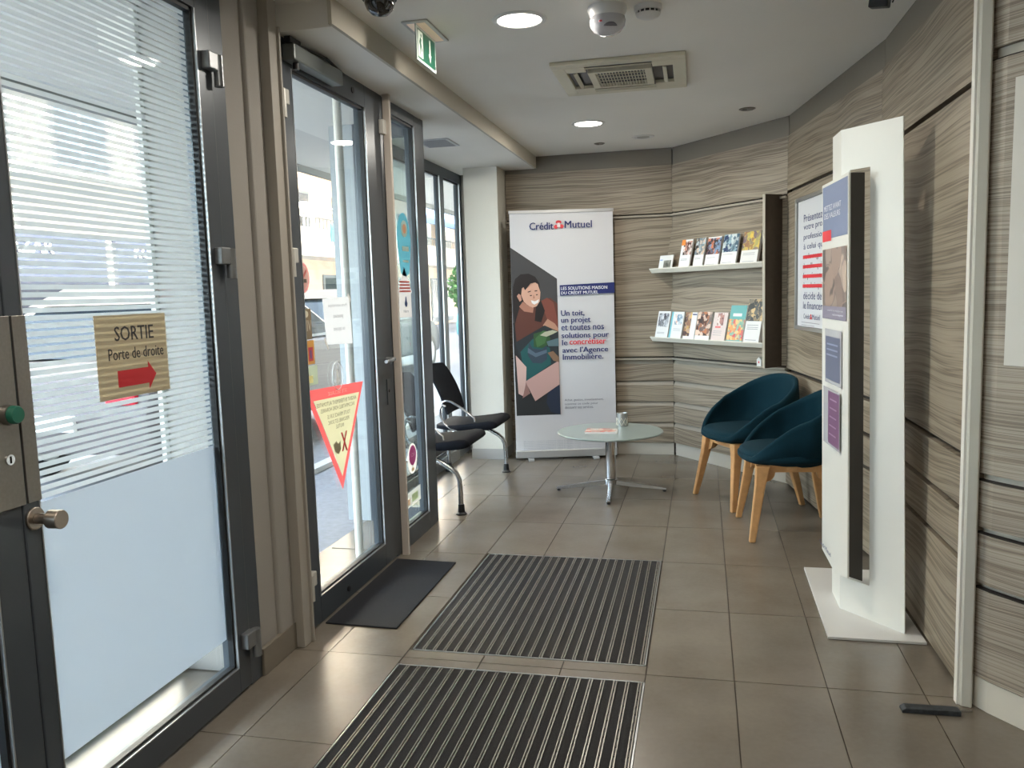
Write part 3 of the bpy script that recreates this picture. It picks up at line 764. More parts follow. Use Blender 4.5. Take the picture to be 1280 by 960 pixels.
bp([(660,362),(664,360.8),(664.5,361.6),(660.5,363)], flat('brow', (40, 30, 28)), 'eye'); bp([(668.5,361),(672,360.5),(672.3,361.5),(669,362)], flat('brow', (40, 30, 28)), 'eye')
bp([(655,356),(662,350),(670,347),(674,350),(664,352),(657,360)], flat('hair', (32, 25, 24)), 'fringe')
bp([(643,424),(680,404),(697,412),(697,470),(672,470),(655,470)], flat('desk', (40, 46, 50)), 'desk')
bp([(649,436),(665,420),(686,432),(687,452),(655,473)], flat('teal_lining', (28, 84, 84)), 'box_lining')
bp([(643,440),(656,455),(655,472),(652,492),(645,488)], flat('box_pink', (206, 172, 162)), 'box_flap')
bp([(654,473),(697,448),(697,478),(666,498)], flat('box_pink_front', (190, 152, 144)), 'box_front')
bp([(655,474),(660,488),(650,494)], flat('box_shadow', (150, 112, 104)), 'box_side')
bp([(666,414),(681,410),(687,420),(685,428),(676,432),(666,430)], flat('leaf_dark', (48, 82, 46)), 'leaf'); bp([(668,420),(678,410),(684,414),(680,426),(670,431)], flat('leaf', (66, 104, 60)), 'leaf')
bp([(660,424),(664,432),(676,434),(682,428),(682,446),(675,451),(664,450),(658,440)], flat('pot', (52, 64, 78)), 'plant_pot')
bp([(658.5,431),(668,438),(682,434),(682,438),(668,443),(658,437)], flat('pot_rim', (84, 100, 116)), 'pot_rim')
bp([(683,438),(690,436),(697,444),(697,450),(690,448)], flat('frame_wood', (128, 98, 76)), 'picture_frame'); bp([(682,424),(697,420),(697,430),(684,430)], flat('slate_blue', (88, 110, 116)), 'book')
bp([(680,500),(682,488),(697,478),(697.5,516),(685,512)], flat('jeans', (32, 42, 62)), 'jeans')
bp([(674,416),(680,412),(690,410),(696,412),(690,415),(682,418)], flat('stem_pale', (176, 174, 150)), 'stems')
def btext(tx, a0, b1, w_, m, h_, bold=0.012): # left px, baseline px
    p = bu(a0, b1); return pr.text(tx, p[0], p[1], m, h=h_*S, w=w_*W, bold=bold)
btext('Crédit', 664.5, 287.2, 29.5, M_NAVY, 8.8, 0.016); btext('Mutuel', 708.2, 286.0, 33.3, M_NAVY, 8.6, 0.016)
btext('_', 0, 0, 1, M_NAVY, 0.1).hide_render = False
for ch in list(t.children):
    if ch.name.startswith('lettering') and len(ch.data.vertices) < 9: bpy.data.objects.remove(ch)
MLR = mat('logo_red', (206, 58, 66), 0.55)
for (cx_, cy_) in ((697.2,284.2),(704.2,283.8)):
    bp([(cx_+2.6*math.cos(a), cy_+2.5*math.sin(a)) for a in [2*PI*i/14 for i in range(14)]], MLR, 'logo_ball')
bp([(700.5+3.6*math.cos(a), 278.6+2.2*math.sin(a)) for a in [2*PI*i/14 for i in range(14)]], MLR, 'logo_top')
bp([(698.4,284.5),(702.6,284.5),(702,279.5),(699,279.5)], flat('logo_white', (236, 220, 220)), 'logo_centre')
bp([(700,355.2),(768.3,353.4),(768.3,366.4),(700.3,368.0)], M_NAVY, 'navy_band')
MWI = mat('white_ink', (232, 232, 238), 0.6)
btext('LES SOLUTIONS MAISON', 701.6, 361.2, 57.5, MWI, 4.0); btext('DU CRÉDIT MUTUEL', 701.8, 366.6, 46, MWI, 4.6)
for tx, b_, w_, h_ in (('Un toit,', 394.1, 29, 8.0), ('un projet', 403.6, 36.5, 8.6), ('et toutes nos', 411.0, 53, 6.5), ('solutions pour', 422.6, 59, 8.9)):
    btext(tx, 701, b_, w_, M_NAVY, h_, 0.018)
btext('le', 701.5, 429.4, 6.6, M_NAVY, 6.8, 0.018); btext('concrétiser', 710.8, 428.8, 45.5, M_RED, 7.2, 0.018)
btext("avec l'Agence", 701.8, 440.6, 57, M_NAVY, 8.9, 0.018); btext('Immobilière.', 702, 447.4, 50.5, M_NAVY, 7.0, 0.018)
for tx, b_, w_ in (('Achat, gestion, investissement,', 500, 49), ('scannez ce code pour', 505, 42), ('découvrir nos services.', 509, 36)):
    btext(tx, 703, b_, w_, mat('slate_ink', (88, 92, 104), 0.6), 3.6, 0.004)
for i in range(7):
    btext('Document à caractère publicitaire. Caisse et affiliées, société coopérative à capital variable', 650, 549.5+i*2.2, 108 if i < 6 else 60, mat('pale_slate', (150, 152, 162), 0.6), 1.6, 0.0)

# ================================================================== COFFEE TABLE
t = thing('coffee_table', 'round grey-green coffee table on a four-star chrome base', 'table', (-0.605, 5.45, 0))
MB().lathe([(0.001,0.392),(0.335,0.392),(0.347,0.396),(0.350,0.402),(0.347,0.407),(0.001,0.407)], n=64).build('table_top', mat('grey_green_glass', (142, 156, 152), 0.28, coat=0.3), t, smooth=True)
MB().cyl((0,0,0.06), (0,0,0.384), 0.0345, n=28).build('column', M_CHROME, t, smooth=True)
MB().lathe([(0.001,0.376),(0.10,0.376),(0.10,0.391),(0.001,0.391)], n=28).build('top_plate', M_BLACK, t, smooth=True)
MB().lathe([(0.001,0.045),(0.040,0.045),(0.042,0.080),(0.036,0.086),(0.001,0.086)], n=28).build('hub', M_CHROME, t, smooth=True)
for k, a in enumerate((-PI/2+0.06, 0.06+0.0, PI/2+0.06, PI+0.06)):
    g = MB(); secs = []
    for s_ in range(7):
        f_ = s_/6; r_ = 0.03+0.335*f_; wz = 0.021-0.006*f_; zt = 0.074-0.050*f_**1.1; zb = 0.048-0.036*f_**0.7 if s_ else 0.046
        secs.append([(r_, -wz, zb), (r_, wz, zb), (r_, wz*0.75, zt), (r_, -wz*0.75, zt)])
    vs_ = [Vector(p) for s_ in secs for p in s_]
    ro = Matrix.Rotation(a, 3, 'Z')
    g.add([ro @ v for v in vs_], [(i*4+j, i*4+(j+1)%4, (i+1)*4+(j+1)%4, (i+1)*4+j) for i in range(6) for j in range(4)] + [(0,1,2,3), (24,25,26,27)])
    lg = g.build('leg', mat('polished_aluminium', (186, 188, 190), 0.2, 0.9), t, smooth=True, bevel=0.002)
    e = ro @ Vector((0.352, 0, 0)); MB().cyl((e.x, e.y, 0.0), (e.x, e.y, 0.014), 0.012, n=14).build('glide', M_BLACK, lg)
t = thing('booklet', 'lower thin booklet with orange-red cover on the coffee table', 'booklet', (-0.655, 5.395, 0.4075), 0.05, 'booklets on the coffee table')
B(-0.105, 0.105, -0.075, 0.075, 0, 0.006).build('pages', M_PAPER, t)
t2 = thing('booklet', 'upper booklet with reddish picture cover, stacked on the other booklet', 'booklet', (-0.66, 5.397, 0.4137), 0.0, 'booklets on the coffee table')
B(-0.10, 0.10, -0.072, 0.072, 0, 0.005).build('pages', M_PAPER, t2)
B(-0.10, 0.10, -0.072, 0.072, 0.005, 0.0056).build('cover', photo_mat('reddish_cover', [(196,96,80),(226,196,180),(180,150,130),(214,214,206)], 14), t2)
t = thing('candle_tin', 'small silver patterned tin on the coffee table', 'tin', (-0.545, 5.66, 0.4072))
MB().lathe([(0.001,0.0),(0.037,0.0),(0.0375,0.004),(0.0375,0.088),(0.0355,0.090),(0.034,0.085),(0.033,0.012),(0.001,0.012)], n=32).build('tin_body', mat('tin_silver', (178, 178, 174), 0.3, 0.7), t, smooth=True)
lt = mat('tin_lattice', (232, 228, 214), 0.4)
for k in range(8):
    a0 = k*PI/4
    for s_ in (1, -1):
        MB().tube([(0.0382*math.cos(a0+s_*q*0.13), 0.0382*math.sin(a0+s_*q*0.13), 0.006+q*0.0085) for q in range(7)], 0.0018, 5).build('lattice_strip', lt, t)

# ================================================================== TUB CHAIRS
def tub_chair(loc, rz, label, feet=None):
    t = thing('tub_chair', label, 'chair', (loc[0], loc[1], 0), rz, 'teal tub chairs by the corner wall')
    fab = mat('teal_felt', (11, 45, 56), 0.95, noise=0.12, nscale=300, bump=0.2, bscale=600, spec=0.2)
    NU, NV = 56, 14
    def rim(th):
        a_ = abs((th+PI) % (2*PI) - PI); q_ = max(0.0, (a_-0.60)/(PI-0.60))
        return 0.432+0.345*math.sin(q_*PI/2)**1.05
    def pt(th, v, inn):
        zr = rim(th)
        rx = 0.295 if math.cos(th) < 0 else 0.270
        ry = 0.305
        k = 0.62+0.38*math.sin(min(1, v*1.25)*PI/2)
        k -= 0.05*max(0, v-0.6)*(1-math.cos(th))      # back leans in slightly at the top
        off = inn
        c_, s_ = math.cos(th), math.sin(th); e_ = 0.86
        c_ = math.copysign(abs(c_)**e_, c_); s_ = math.copysign(abs(s_)**e_, s_)
        if c_ > 0: s_ *= 0.93
        x = (rx*k-off)*c_; y = (ry*k-off)*s_
        z = 0.385+(zr-0.385)*(v**1.35)
        return (x, y, z)
    vs_, fs = [], []
    ths = [2*PI*i/NU for i in range(NU)]
    rows = [(v/NV, 0.0) for v in range(NV+1)]
    rows_in = [(v/NV, 0.026) for v in range(NV, -1, -1)]
    allrows = []
    for v, inn in rows: allrows.append([pt(th, v, inn) for th in ths])
    lipr = []
    for th in ths:
        x, y, z = pt(th, 1.0, 0.013); lipr.append((x, y, z+0.007))
    allrows.append(lipr)
    for v, inn in rows_in:
        rr = []
        for th in ths:
            x, y, z = pt(th, v, inn); rr.append((x, y, max(z, 0.40)))
        allrows.append(rr)
    for r_ in allrows: vs_ += r_
    nr = len(allrows)
    for i in range(nr-1):
        for j in range(NU):
            fs.append((i*NU+j, i*NU+(j+1)%NU, (i+1)*NU+(j+1)%NU, (i+1)*NU+j))
    fs.append(tuple(range(NU))[::-1]); fs.append(tuple(range((nr-1)*NU, nr*NU)))
    MB().add(vs_, fs).build('shell', fab, t, smooth=True, auto=False)
    # seat pad
    prof = [(0.001,0.405),(0.86,0.405),(0.98,0.424),(1.0,0.440),(0.985,0.454),(0.93,0.464),(0.80,0.469),(0.001,0.472)]
    vs_, fs = [], []
    for r_, z_ in prof:
        for th in ths: vs_.append(((0.262 if math.cos(th) > 0 else 0.225)*r_*math.copysign(abs(math.cos(th))**0.86, math.cos(th)), 0.262*r_*math.copysign(abs(math.sin(th))**0.86, math.sin(th)), z_))
    for i in range(len(prof)-1):
        for j in range(NU): fs.append((i*NU+j, i*NU+(j+1)%NU, (i+1)*NU+(j+1)%NU, (i+1)*NU+j))
    fs += [tuple(range(NU))[::-1], tuple(range((len(prof)-1)*NU, len(prof)*NU))]
    MB().add(vs_, fs).build('seat', fab, t, smooth=True, auto=False)
    oak = mat('light_oak', (196, 148, 96), 0.45, noise=0.10, nscale=30)
    tops = {(1,1): (0.170,0.175), (1,-1): (0.170,-0.175), (-1,1): (-0.165,0.165), (-1,-1): (-0.165,-0.165)}
    ft = {(1,1): (0.235,0.243), (1,-1): (0.235,-0.243), (-1,1): (-0.235,0.235), (-1,-1): (-0.235,-0.235)}
    for kk in tops:
        a = Vector((*tops[kk], 0.395)); b = Vector((*ft[kk], 0.0))
        vs_ = []
        for f_, w_ in ((0.0, 0.036), (0.25, 0.0265), (1.0, 0.0165)):
            c = a.lerp(b, f_)
            for sx, sy in ((-1,-1),(1,-1),(1,1),(-1,1)): vs_.append((c.x+sx*w_, c.y+sy*w_*0.8, c.z))
        fs = [(i*4+j, i*4+(j+1)%4, (i+1)*4+(j+1)%4, (i+1)*4+j) for i in range(2) for j in range(4)] + [(0,1,2,3), (8,9,10,11)]
        lg = MB().add(vs_, fs).build('leg', oak, t, bevel=0.006, seg=2)
        MB().cyl((b.x, b.y, 0.0), (b.x, b.y, 0.006), 0.010, n=12).build('glide', M_BLACK, lg)
    # arched rails between the legs
    def rail(a, b):
        a = Vector((*a, 0)); b = Vector((*b, 0)); d = (b-a); Ln = d.length; u = d/Ln; nrm = Vector((-u.y, u.x, 0))*0.011
        prf = [(0, 0.397), (Ln, 0.397), (Ln+0.012, 0.300)]
        r_ = 0.05
        for q in range(7): an = q/6*PI/2; prf.append((Ln-0.018-r_*(1-math.cos(PI/2-an)) if False else Ln-0.012-r_*math.sin(an), 0.310+r_*(1-math.cos(an)) if False else 0.310+r_*(1-math.cos(an))))
        for q in range(7): an = (6-q)/6*PI/2; prf.append((0.012+r_*math.sin(an), 0.310+r_*(1-math.cos(an))))
        prf.append((-0.012, 0.300))
        n_ = len(prf)
        vs_ = [a+u*p[0]+nrm+Vector((0,0,p[1])) for p in prf]+[a+u*p[0]-nrm+Vector((0,0,p[1])) for p in prf]
        fs = [(i,(i+1)%n_,n_+(i+1)%n_,n_+i) for i in range(n_)]
        # strip triangulation of the two faces
        m_ = MB().add(vs_, fs+[tuple(range(n_))[::-1], tuple(range(n_,2*n_))])
        m_.build('rail', oak, t)
    rail(tops[(1,1)], tops[(1,-1)]); rail(tops[(-1,1)], tops[(-1,-1)]); rail(tops[(1,1)], tops[(-1,1)]); rail(tops[(1,-1)], tops[(-1,-1)])
    MB().cyl((0,0,0.372), (0,0,0.398), 0.19, n=28).build('under_plate', oak, t)
    return t
tub_chair((0.268, 5.31), math.atan2(-0.457, -0.889), 'teal tub chair with oak legs, the farther one against the corner wall')
tub_chair((0.455, 4.665), math.atan2(-0.10, -0.99), 'teal tub chair with oak legs, the nearer one partly behind the white stand')

# ================================================================== BEAM BENCH (two seats)
t = thing('beam_bench', 'two-seat grey waiting bench with chrome legs by the recess window', 'bench', (-1.66, 5.36, 0))
shellm = mat('charcoal_seat', (13, 16, 24), 0.75, bump=0.1, bscale=300, spec=0.2)
legm = mat('satin_chrome', (188, 190, 192), 0.2, 0.95)
B(-0.035, 0.025, -0.72, 0.72, 0.325, 0.375).build('beam', M_BLACK, t, bevel=0.004)
for sy in (0.36, -0.36):
    # seat: cushion profile extruded with rounded sides
    prof = [(-0.180,0.430),(-0.10,0.425),(0.02,0.432),(0.14,0.446),(0.20,0.456),(0.240,0.454),(0.264,0.440),(0.268,0.422),(0.252,0.406),(0.205,0.394),(0.10,0.386),(0.0,0.388),(-0.10,0.392),(-0.18,0.405)]
    ws = [(-0.225,0.90),(-0.215,0.97),(-0.19,1.0),(0.0,1.0),(0.19,1.0),(0.215,0.97),(0.225,0.90)]
    vs_ = []; n_ = len(prof)
    for yy, sc in ws:
        for (x_, z_) in prof: vs_.append((0.04+(x_-0.04)*sc, sy+yy, 0.42+(z_-0.42)*(sc if sc > 0.95 else 0.6)))
    fs = [(i*n_+j, i*n_+(j+1)%n_, (i+1)*n_+(j+1)%n_, (i+1)*n_+j) for i in range(len(ws)-1) for j in range(n_)] + [tuple(range(n_)), tuple(range((len(ws)-1)*n_, len(ws)*n_))]
    MB().add(vs_, fs).build('seat', shellm, t, smooth=True, auto=False)
    vs_ = []; K = 7
    for i in range(9):
        f_ = i/8; z_ = 0.50+0.345*f_; x_ = -0.085-0.155*f_+0.02*math.sin(f_*PI)
        hw = 0.205+0.012*math.sin(f_*PI)
        for j in range(K):
            q = j/(K-1)*2-1; vs_.append((x_-0.018*(1-q*q)+0.0, sy+q*hw, z_-(0.010*q*q if i == 8 else 0)))
    nF = len(vs_)
    vs_ += [(p[0]-0.014, p[1], p[2]) for p in vs_]
    fs = []
    for i in range(8):
        for j in range(K-1):
            a = i*K+j; fs.append((a, a+1, a+K+1, a+K)); fs.append((nF+a, nF+a+K, nF+a+K+1, nF+a+1))
        a = i*K; fs.append((a, a+K, nF+a+K, nF+a)); a = i*K+K-1; fs.append((a, nF+a, nF+a+K, a+K))
    for j in range(K-1): fs.append((j, nF+j, nF+j+1, j+1)); a = 8*K+j; fs.append((a, a+1, nF+a+1, nF+a))
    MB().add(vs_, fs).build('backrest', shellm, t, smooth=True)
    for ss in (-1,):
        yy = sy+ss*0.218
        path = [(-0.10,0.56),(-0.125,0.575),(-0.120,0.592),(-0.095,0.600),(-0.06,0.594),(0.0,0.560),(0.06,0.515),(0.105,0.480),(0.11,0.455)]
        pth2 = [(-0.125,0.575),(-0.142,0.54),(-0.140,0.49),(-0.115,0.44),(-0.075,0.405),(-0.02,0.385)]
        MB().tube([(x_, yy, z_) for x_, z_ in path], 0.0085, 8).tube([(x_, yy, z_) for x_, z_ in pth2], 0.0085, 8).build('armrest', legm, t, smooth=True)
    MB().box(-0.06, 0.04, sy-0.06, sy+0.06, 0.365, 0.395).build('seat_bracket', M_BLACK, t, bevel=0.004)
for yy in (0.60, -0.60):
    pth = [(-0.02,0.355),(0.04,0.345),(0.10,0.318),(0.155,0.285),(0.190,0.255),(0.208,0.215),(0.212,0.16),(0.213,0.04)]
    lg = MB().tube([(x_, yy, z_) for x_, z_ in pth], 0.0155, 12).build('leg', legm, t, smooth=True)
    MB().lathe([(0.001,0.0),(0.034,0.0),(0.034,0.006),(0.022,0.016),(0.019,0.065),(0.001,0.065)], c=(0.213, yy, 0), n=20).build('foot', M_BLACK, lg, smooth=True)
    pth = [(-0.02,0.350),(-0.07,0.345),(-0.14,0.325),(-0.19,0.300),(-0.222,0.265),(-0.232,0.22),(-0.234,0.04)]
    lg = MB().tube([(x_, yy, z_) for x_, z_ in pth], 0.0155, 12).build('leg', legm, t, smooth=True)
    MB().lathe([(0.001,0.0),(0.034,0.0),(0.034,0.006),(0.022,0.016),(0.019,0.065),(0.001,0.065)], c=(-0.234, yy, 0), n=20).build('foot', M_BLACK, lg, smooth=True)

# ================================================================== LEAFLET DISPLAY ON THE CORNER FACET
La, Aa = frame_of(P1, P2)
t = thing('display_shelf', 'sloping two-tier leaflet shelf built on the corner wall', 'shelf', (P1[0], P1[1], 0), Aa)
# local y = 0 is the wall face
T1 = (1.500, -0.165); T2 = (0.962, -0.165)
SX0, SX1 = -0.085, 1.142
def slope(z_top, y_top, z_bot, y_bot):
    prf = [(y_top, z_top), (y_bot, z_bot), (y_bot+0.016, z_bot), (y_top+0.012, z_top)]
    return MB().ext(prf, 'x', 0.0, SX1-0.002)
slope(1.800, -0.002, 1.470, -0.075).build('back_panel', M_WOOD, t)
slope(1.260, -0.002, 0.932, -0.075).build('back_panel', M_WOOD, t)
for z_ in (1.490, 0.955):
    MB().ext([(-0.002,z_-0.004),(-0.002,z_-0.032),(-0.125,z_-0.032),(-0.148,z_-0.002),(-0.148,z_+0.005),(-0.140,z_+0.005),(-0.132,z_-0.004)], 'x', SX0-0.02, SX1-0.002).build('shelf_lip', mat('shelf_white', (224, 219, 206), 0.4), t)
B(SX1, SX1+0.022, -0.145, -0.001, 0.792, 1.925).build('side_board', mat('dark_side_board', (74, 63, 53), 0.5, noise=0.1, nscale=30), t)
B(SX1-0.0, SX1+0.022, -0.151, -0.1455, 0.792, 1.925).build('side_board_edge', mat('side_edge', (176, 168, 152), 0.5), t)
# leaflets lean on the sloping panels
sl = math.atan2(0.073, 0.33)
def leaflet(px, z_, w_, h_, n_copies, label, art, rot=0.0):
    """px: position along the facet; local x right, z up the slope"""
    u = Vector((math.cos(Aa), math.sin(Aa), 0)); inn = Vector((math.sin(Aa), -math.cos(Aa), 0))    # towards the room
    o = Vector((P1[0], P1[1], 0)) + u*px + inn*0.128 + Vector((0,0,z_))
    t = thing('leaflet', label, 'leaflet', (0,0,0), 0, 'leaflets on the display shelf')
    t.location = o
    t.rotation_euler = (-sl, rot, Aa)
    t.rotation_mode = 'XYZ'
    th = 0.004+0.004*n_copies
    B(0, w_, 0.0, th, 0, h_).build('pages', M_PAPER, t)
    p = Print(t, (0, 0, 0), (1,0,0), (0,0,1), 0.0003)
    art(p, w_, h_)
    return t
def ph(name, cols, a0, b0, a1, b1, sc=22):
    m = photo_mat(name, cols, sc)
    return lambda p, w, h: p.rect(a0*w, b0*h, a1*w, b1*h, m, 'cover_photo')
def lines(p, w, h, rows, m=None, a=0.12, ln=0.6, hh=0.012):
    for r_ in rows: p.rect(a*w, r_*h, (a+ln)*w, (r_)*h+h*hh, m or M_GREYINK, 'text_line', step=False)
def art_seq(*fns):
    def f(p, w, h):
        for q in fns: q(p, w, h)
    return f
z1 = 1.4875; z2 = 0.9525
leaflet(-0.015, z1, 0.165, 0.105, 1, 'low landscape white leaflet with a grey photo, leftmost on the upper shelf', art_seq(ph('p_grey', [(90,92,84),(150,150,140),(120,118,108)], 0.35, 0.05, 0.9, 0.62), lambda p,w,h: p.rect(0.05*w,0.62*h,0.25*w,0.7*h,mat('pale_blue_print',(150,170,210),0.6),'blue_print')))
leaflet(0.232, z1, 0.125, 0.212, 2, 'white leaflet with an orange corner and dark-haired woman, upper shelf', art_seq(ph('p_woman', [(30,20,22),(200,140,120),(225,215,210),(90,50,40)], 0.22, 0.45, 1, 0.94, 30), lambda p,w,h: p.rect(0,0.80*h,0.35*w,h,mat('print_orange',(230,140,60),0.6),'orange_corner'), lambda p,w,h: lines(p,w,h,(0.30,0.26))))
leaflet(0.400, z1, 0.105, 0.212, 2, 'leaflet with a pale blue group photo, third on the upper shelf', art_seq(ph('p_blue', [(60,50,50),(170,190,200),(220,190,160),(110,130,140)], 0, 0.42, 1, 1, 34), lambda p,w,h: lines(p,w,h,(0.30,0.26))))
leaflet(0.530, z1, 0.145, 0.210, 2, 'leaflet showing a man in an orange top, fourth on the upper shelf', art_seq(ph('p_orange', [(40,44,60),(206,120,70),(120,150,180),(60,40,40)], 0, 0.40, 1, 0.96, 30), lambda p,w,h: lines(p,w,h,(0.28,0.05))))
leaflet(0.700, z1, 0.155, 0.216, 2, 'leaflet with a blue-suited business photo, fifth on the upper shelf', art_seq(ph('p_suit', [(30,50,90),(150,180,190),(60,90,110),(200,210,210)], 0, 0.42, 1, 1, 26), lambda p,w,h: lines(p,w,h,(0.34,0.07))))
leaflet(0.900, z1, 0.160, 0.220, 4, 'leaflet with a yellow autumn tree photo, rightmost on the upper shelf', art_seq(ph('p_tree', [(150,110,80),(226,196,90),(180,170,100),(120,100,110)], 0, 0.42, 1, 1, 22), lambda p,w,h: lines(p,w,h,(0.32,0.27,0.06), ln=0.7)))
leaflet(-0.070, z2, 0.155, 0.212, 3, 'white leaflet with a grey interior photo, leftmost on the lower shelf', art_seq(ph('p_int', [(120,120,124),(220,222,226),(180,184,190),(70,70,76)], 0.1, 0.42, 0.9, 0.92, 26), lambda p,w,h: lines(p,w,h,(0.2,0.16))))
leaflet(0.102, z2, 0.150, 0.208, 2, 'white leaflet with a turquoise top-left corner, lower shelf', art_seq(lambda p,w,h: p.rect(0,0.0*h,0.14*w,h,mat('print_teal',(120,190,200),0.6),'teal_band'), ph('p_face', [(220,180,160),(235,235,235),(120,150,170)], 0.3, 0.52, 0.9, 0.90, 28), lambda p,w,h: lines(p,w,h,(0.36,0.30), a=0.3)))
leaflet(0.275, z2, 0.130, 0.205, 2, 'leaflet with a woman in a yellow skirt, third on the lower shelf', art_seq(ph('p_yel', [(150,110,90),(222,186,110),(190,160,140),(90,70,66)], 0, 0.12, 0.55, 1, 24), lambda p,w,h: p.rect(0.6*w,0.90*h,0.98*w,0.94*h,M_NAVY,'navy_print')))
leaflet(0.413, z2, 0.160, 0.210, 3, 'dark brown leaflet with a smiling woman, fourth on the lower shelf', art_seq(ph('p_brown', [(60,44,40),(190,120,80),(96,84,84),(226,200,180)], 0, 0.16, 1, 1, 20)))
leaflet(0.595, z2, 0.145, 0.206, 2, 'pale pink leaflet with a standing person, fifth on the lower shelf', art_seq(lambda p,w,h: p.rect(0,0,w,h,mat('print_pale_pink',(216,200,194),0.6),'pink_panel'), ph('p_stand', [(216,200,194),(226,210,204),(120,80,80),(180,130,120)], 0.3, 0.55, 0.75, 0.98, 30), lambda p,w,h: p.rect(0.2*w,0.46*h,0.6*w,0.52*h,mat('print_coral',(216,110,110),0.6),'coral_print'), lambda p,w,h: lines(p,w,h,(0.34,0.28,0.2))))
leaflet(0.760, z2, 0.160, 0.258, 3, 'tall turquoise leaflet with a colourful group of people, lower shelf', art_seq(lambda p,w,h: p.rect(0,0,w,h,mat('print_turq',(106,170,168),0.6),'turquoise_panel'), ph('p_group', [(226,150,80),(206,70,74),(110,170,150),(236,190,120)], 0, 0.05, 1, 0.62, 30), lambda p,w,h: p.rect(0.2*w,0.70*h,0.75*w,0.78*h,mat('print_white',(230,236,232),0.6),'white_title')))
leaflet(0.930, z2, 0.150, 0.300, 5, 'tallest leaflet with a dark photo above white, rightmost on the lower shelf', art_seq(ph('p_dark', [(36,40,42),(70,76,76),(200,170,120),(50,54,54)], 0, 0.50, 1, 1, 20), lambda p,w,h: lines(p,w,h,(0.40,0.35,0.31,0.06), ln=0.7)))
for i, (sx_, lb) in enumerate(((0.985, 'left of two tiny white boxes on the ledge under the leaflets'), (1.045, 'right of two tiny white boxes on the ledge under the leaflets'))):
    u = Vector((math.cos(Aa), math.sin(Aa), 0)); inn = Vector((math.sin(Aa), -math.cos(Aa), 0))
    o = Vector((P1[0], P1[1], 0)) + u*sx_ + inn*0.022
    q = thing('small_box', lb, 'box', (o.x, o.y, 0.7895), Aa, 'tiny boxes on the ledge')
    MB().ext([(0,0),(0.042,0),(0.042,0.045),(0.021,0.062),(0,0.045)], 'y', -0.03, 0.015).build('box_body', M_PAPER, q)
    p = Print(q, (0, -0.0302, 0), (1,0,0), (0,0,1), 0.0004); p.rect(0.016, 0.02, 0.026, 0.034, M_RED, 'red_mark')

# ================================================================== FRAMED POSTER
Lb, Ab = frame_of(P2, P3)
u = Vector((math.cos(Ab), math.sin(Ab), 0)); inn = Vector((math.sin(Ab), -math.cos(Ab), 0))
s0 = 0.265
o = Vector((P2[0], P2[1], 0)) + u*s0 + inn*0.001
t = thing('wall_poster', 'silver-framed white poster with navy text and red strike-outs', 'poster', (o.x, o.y, 0), Ab)
PW, PZ0, PZ1 = 0.82, 1.060, 1.860
fm = mat('frame_silver', (176, 178, 176), 0.3, 0.7)
B(0, PW, -0.008, 0, PZ0, PZ1).build('backing_board', M_BLACK, t)
for a in ((0,0.022,PZ0,PZ1),(PW-0.022,PW,PZ0,PZ1)): B(a[0], a[1], -0.022, 0, a[2], a[3]).build('frame_bar', fm, t, bevel=0.003)
for a in ((0.022,PW-0.022,PZ0,PZ0+0.022),(0.022,PW-0.022,PZ1-0.022,PZ1)): B(a[0], a[1], -0.022, 0, a[2], a[3]).build('frame_bar', fm, t, bevel=0.003)
B(0.034, PW-0.024, -0.0095, -0.008, PZ0+0.024, PZ1-0.024).build('sheet', mat('poster_sheet', (224, 226, 230), 0.25), t)
pr = Print(t, (0, -0.0096, 0), (1,0,0), (0,0,1), 0.0005)
tl = [('Présentez', 0.33, M_NAVY), ('votre projet', 0.42, M_NAVY), ('professionnel', 0.47, M_NAVY), ('à celui qui', 0.36, M_NAVY), ('va le regarder', 0.44, M_INK), ("à celle qui va", 0.42, M_INK), ('le présenter', 0.38, M_INK), ('à celui qui', 0.34, M_INK), ('décide de', 0.33, M_NAVY), ('le financer.', 0.36, M_NAVY)]
for i, (tx, w_, m_) in enumerate(tl):
    zz = 1.715-i*0.0575
    pr.text(tx, 0.160, zz-0.008, m_, h=0.044, w=w_*1.12, bold=0.014)
for i in range(4, 8):
    zz = 1.715-i*0.0575
    pr.k = 3; pr.rect(0.150, zz+0.004, 0.66, zz+0.024, M_RED, 'red_strike')
pr.k = 1
pr.text('Crédit', 0.17, 1.130, M_NAVY, h=0.030, w=0.13, bold=0.012); pr.text('Mutuel', 0.35, 1.130, M_NAVY, h=0.030, w=0.15, bold=0.012)
pr.ell(0.315, 1.137, 0.010, 0.009, MLR, 'logo_ball'); pr.ell(0.335, 1.137, 0.010, 0.009, MLR, 'logo_ball'); pr.ell(0.325, 1.153, 0.012, 0.008, MLR, 'logo_top')
for i in range(2): pr.rect(0.13, 1.106-i*0.016, 0.50-i*0.1, 1.110-i*0.016, M_GREYINK, 'text_line', step=False)

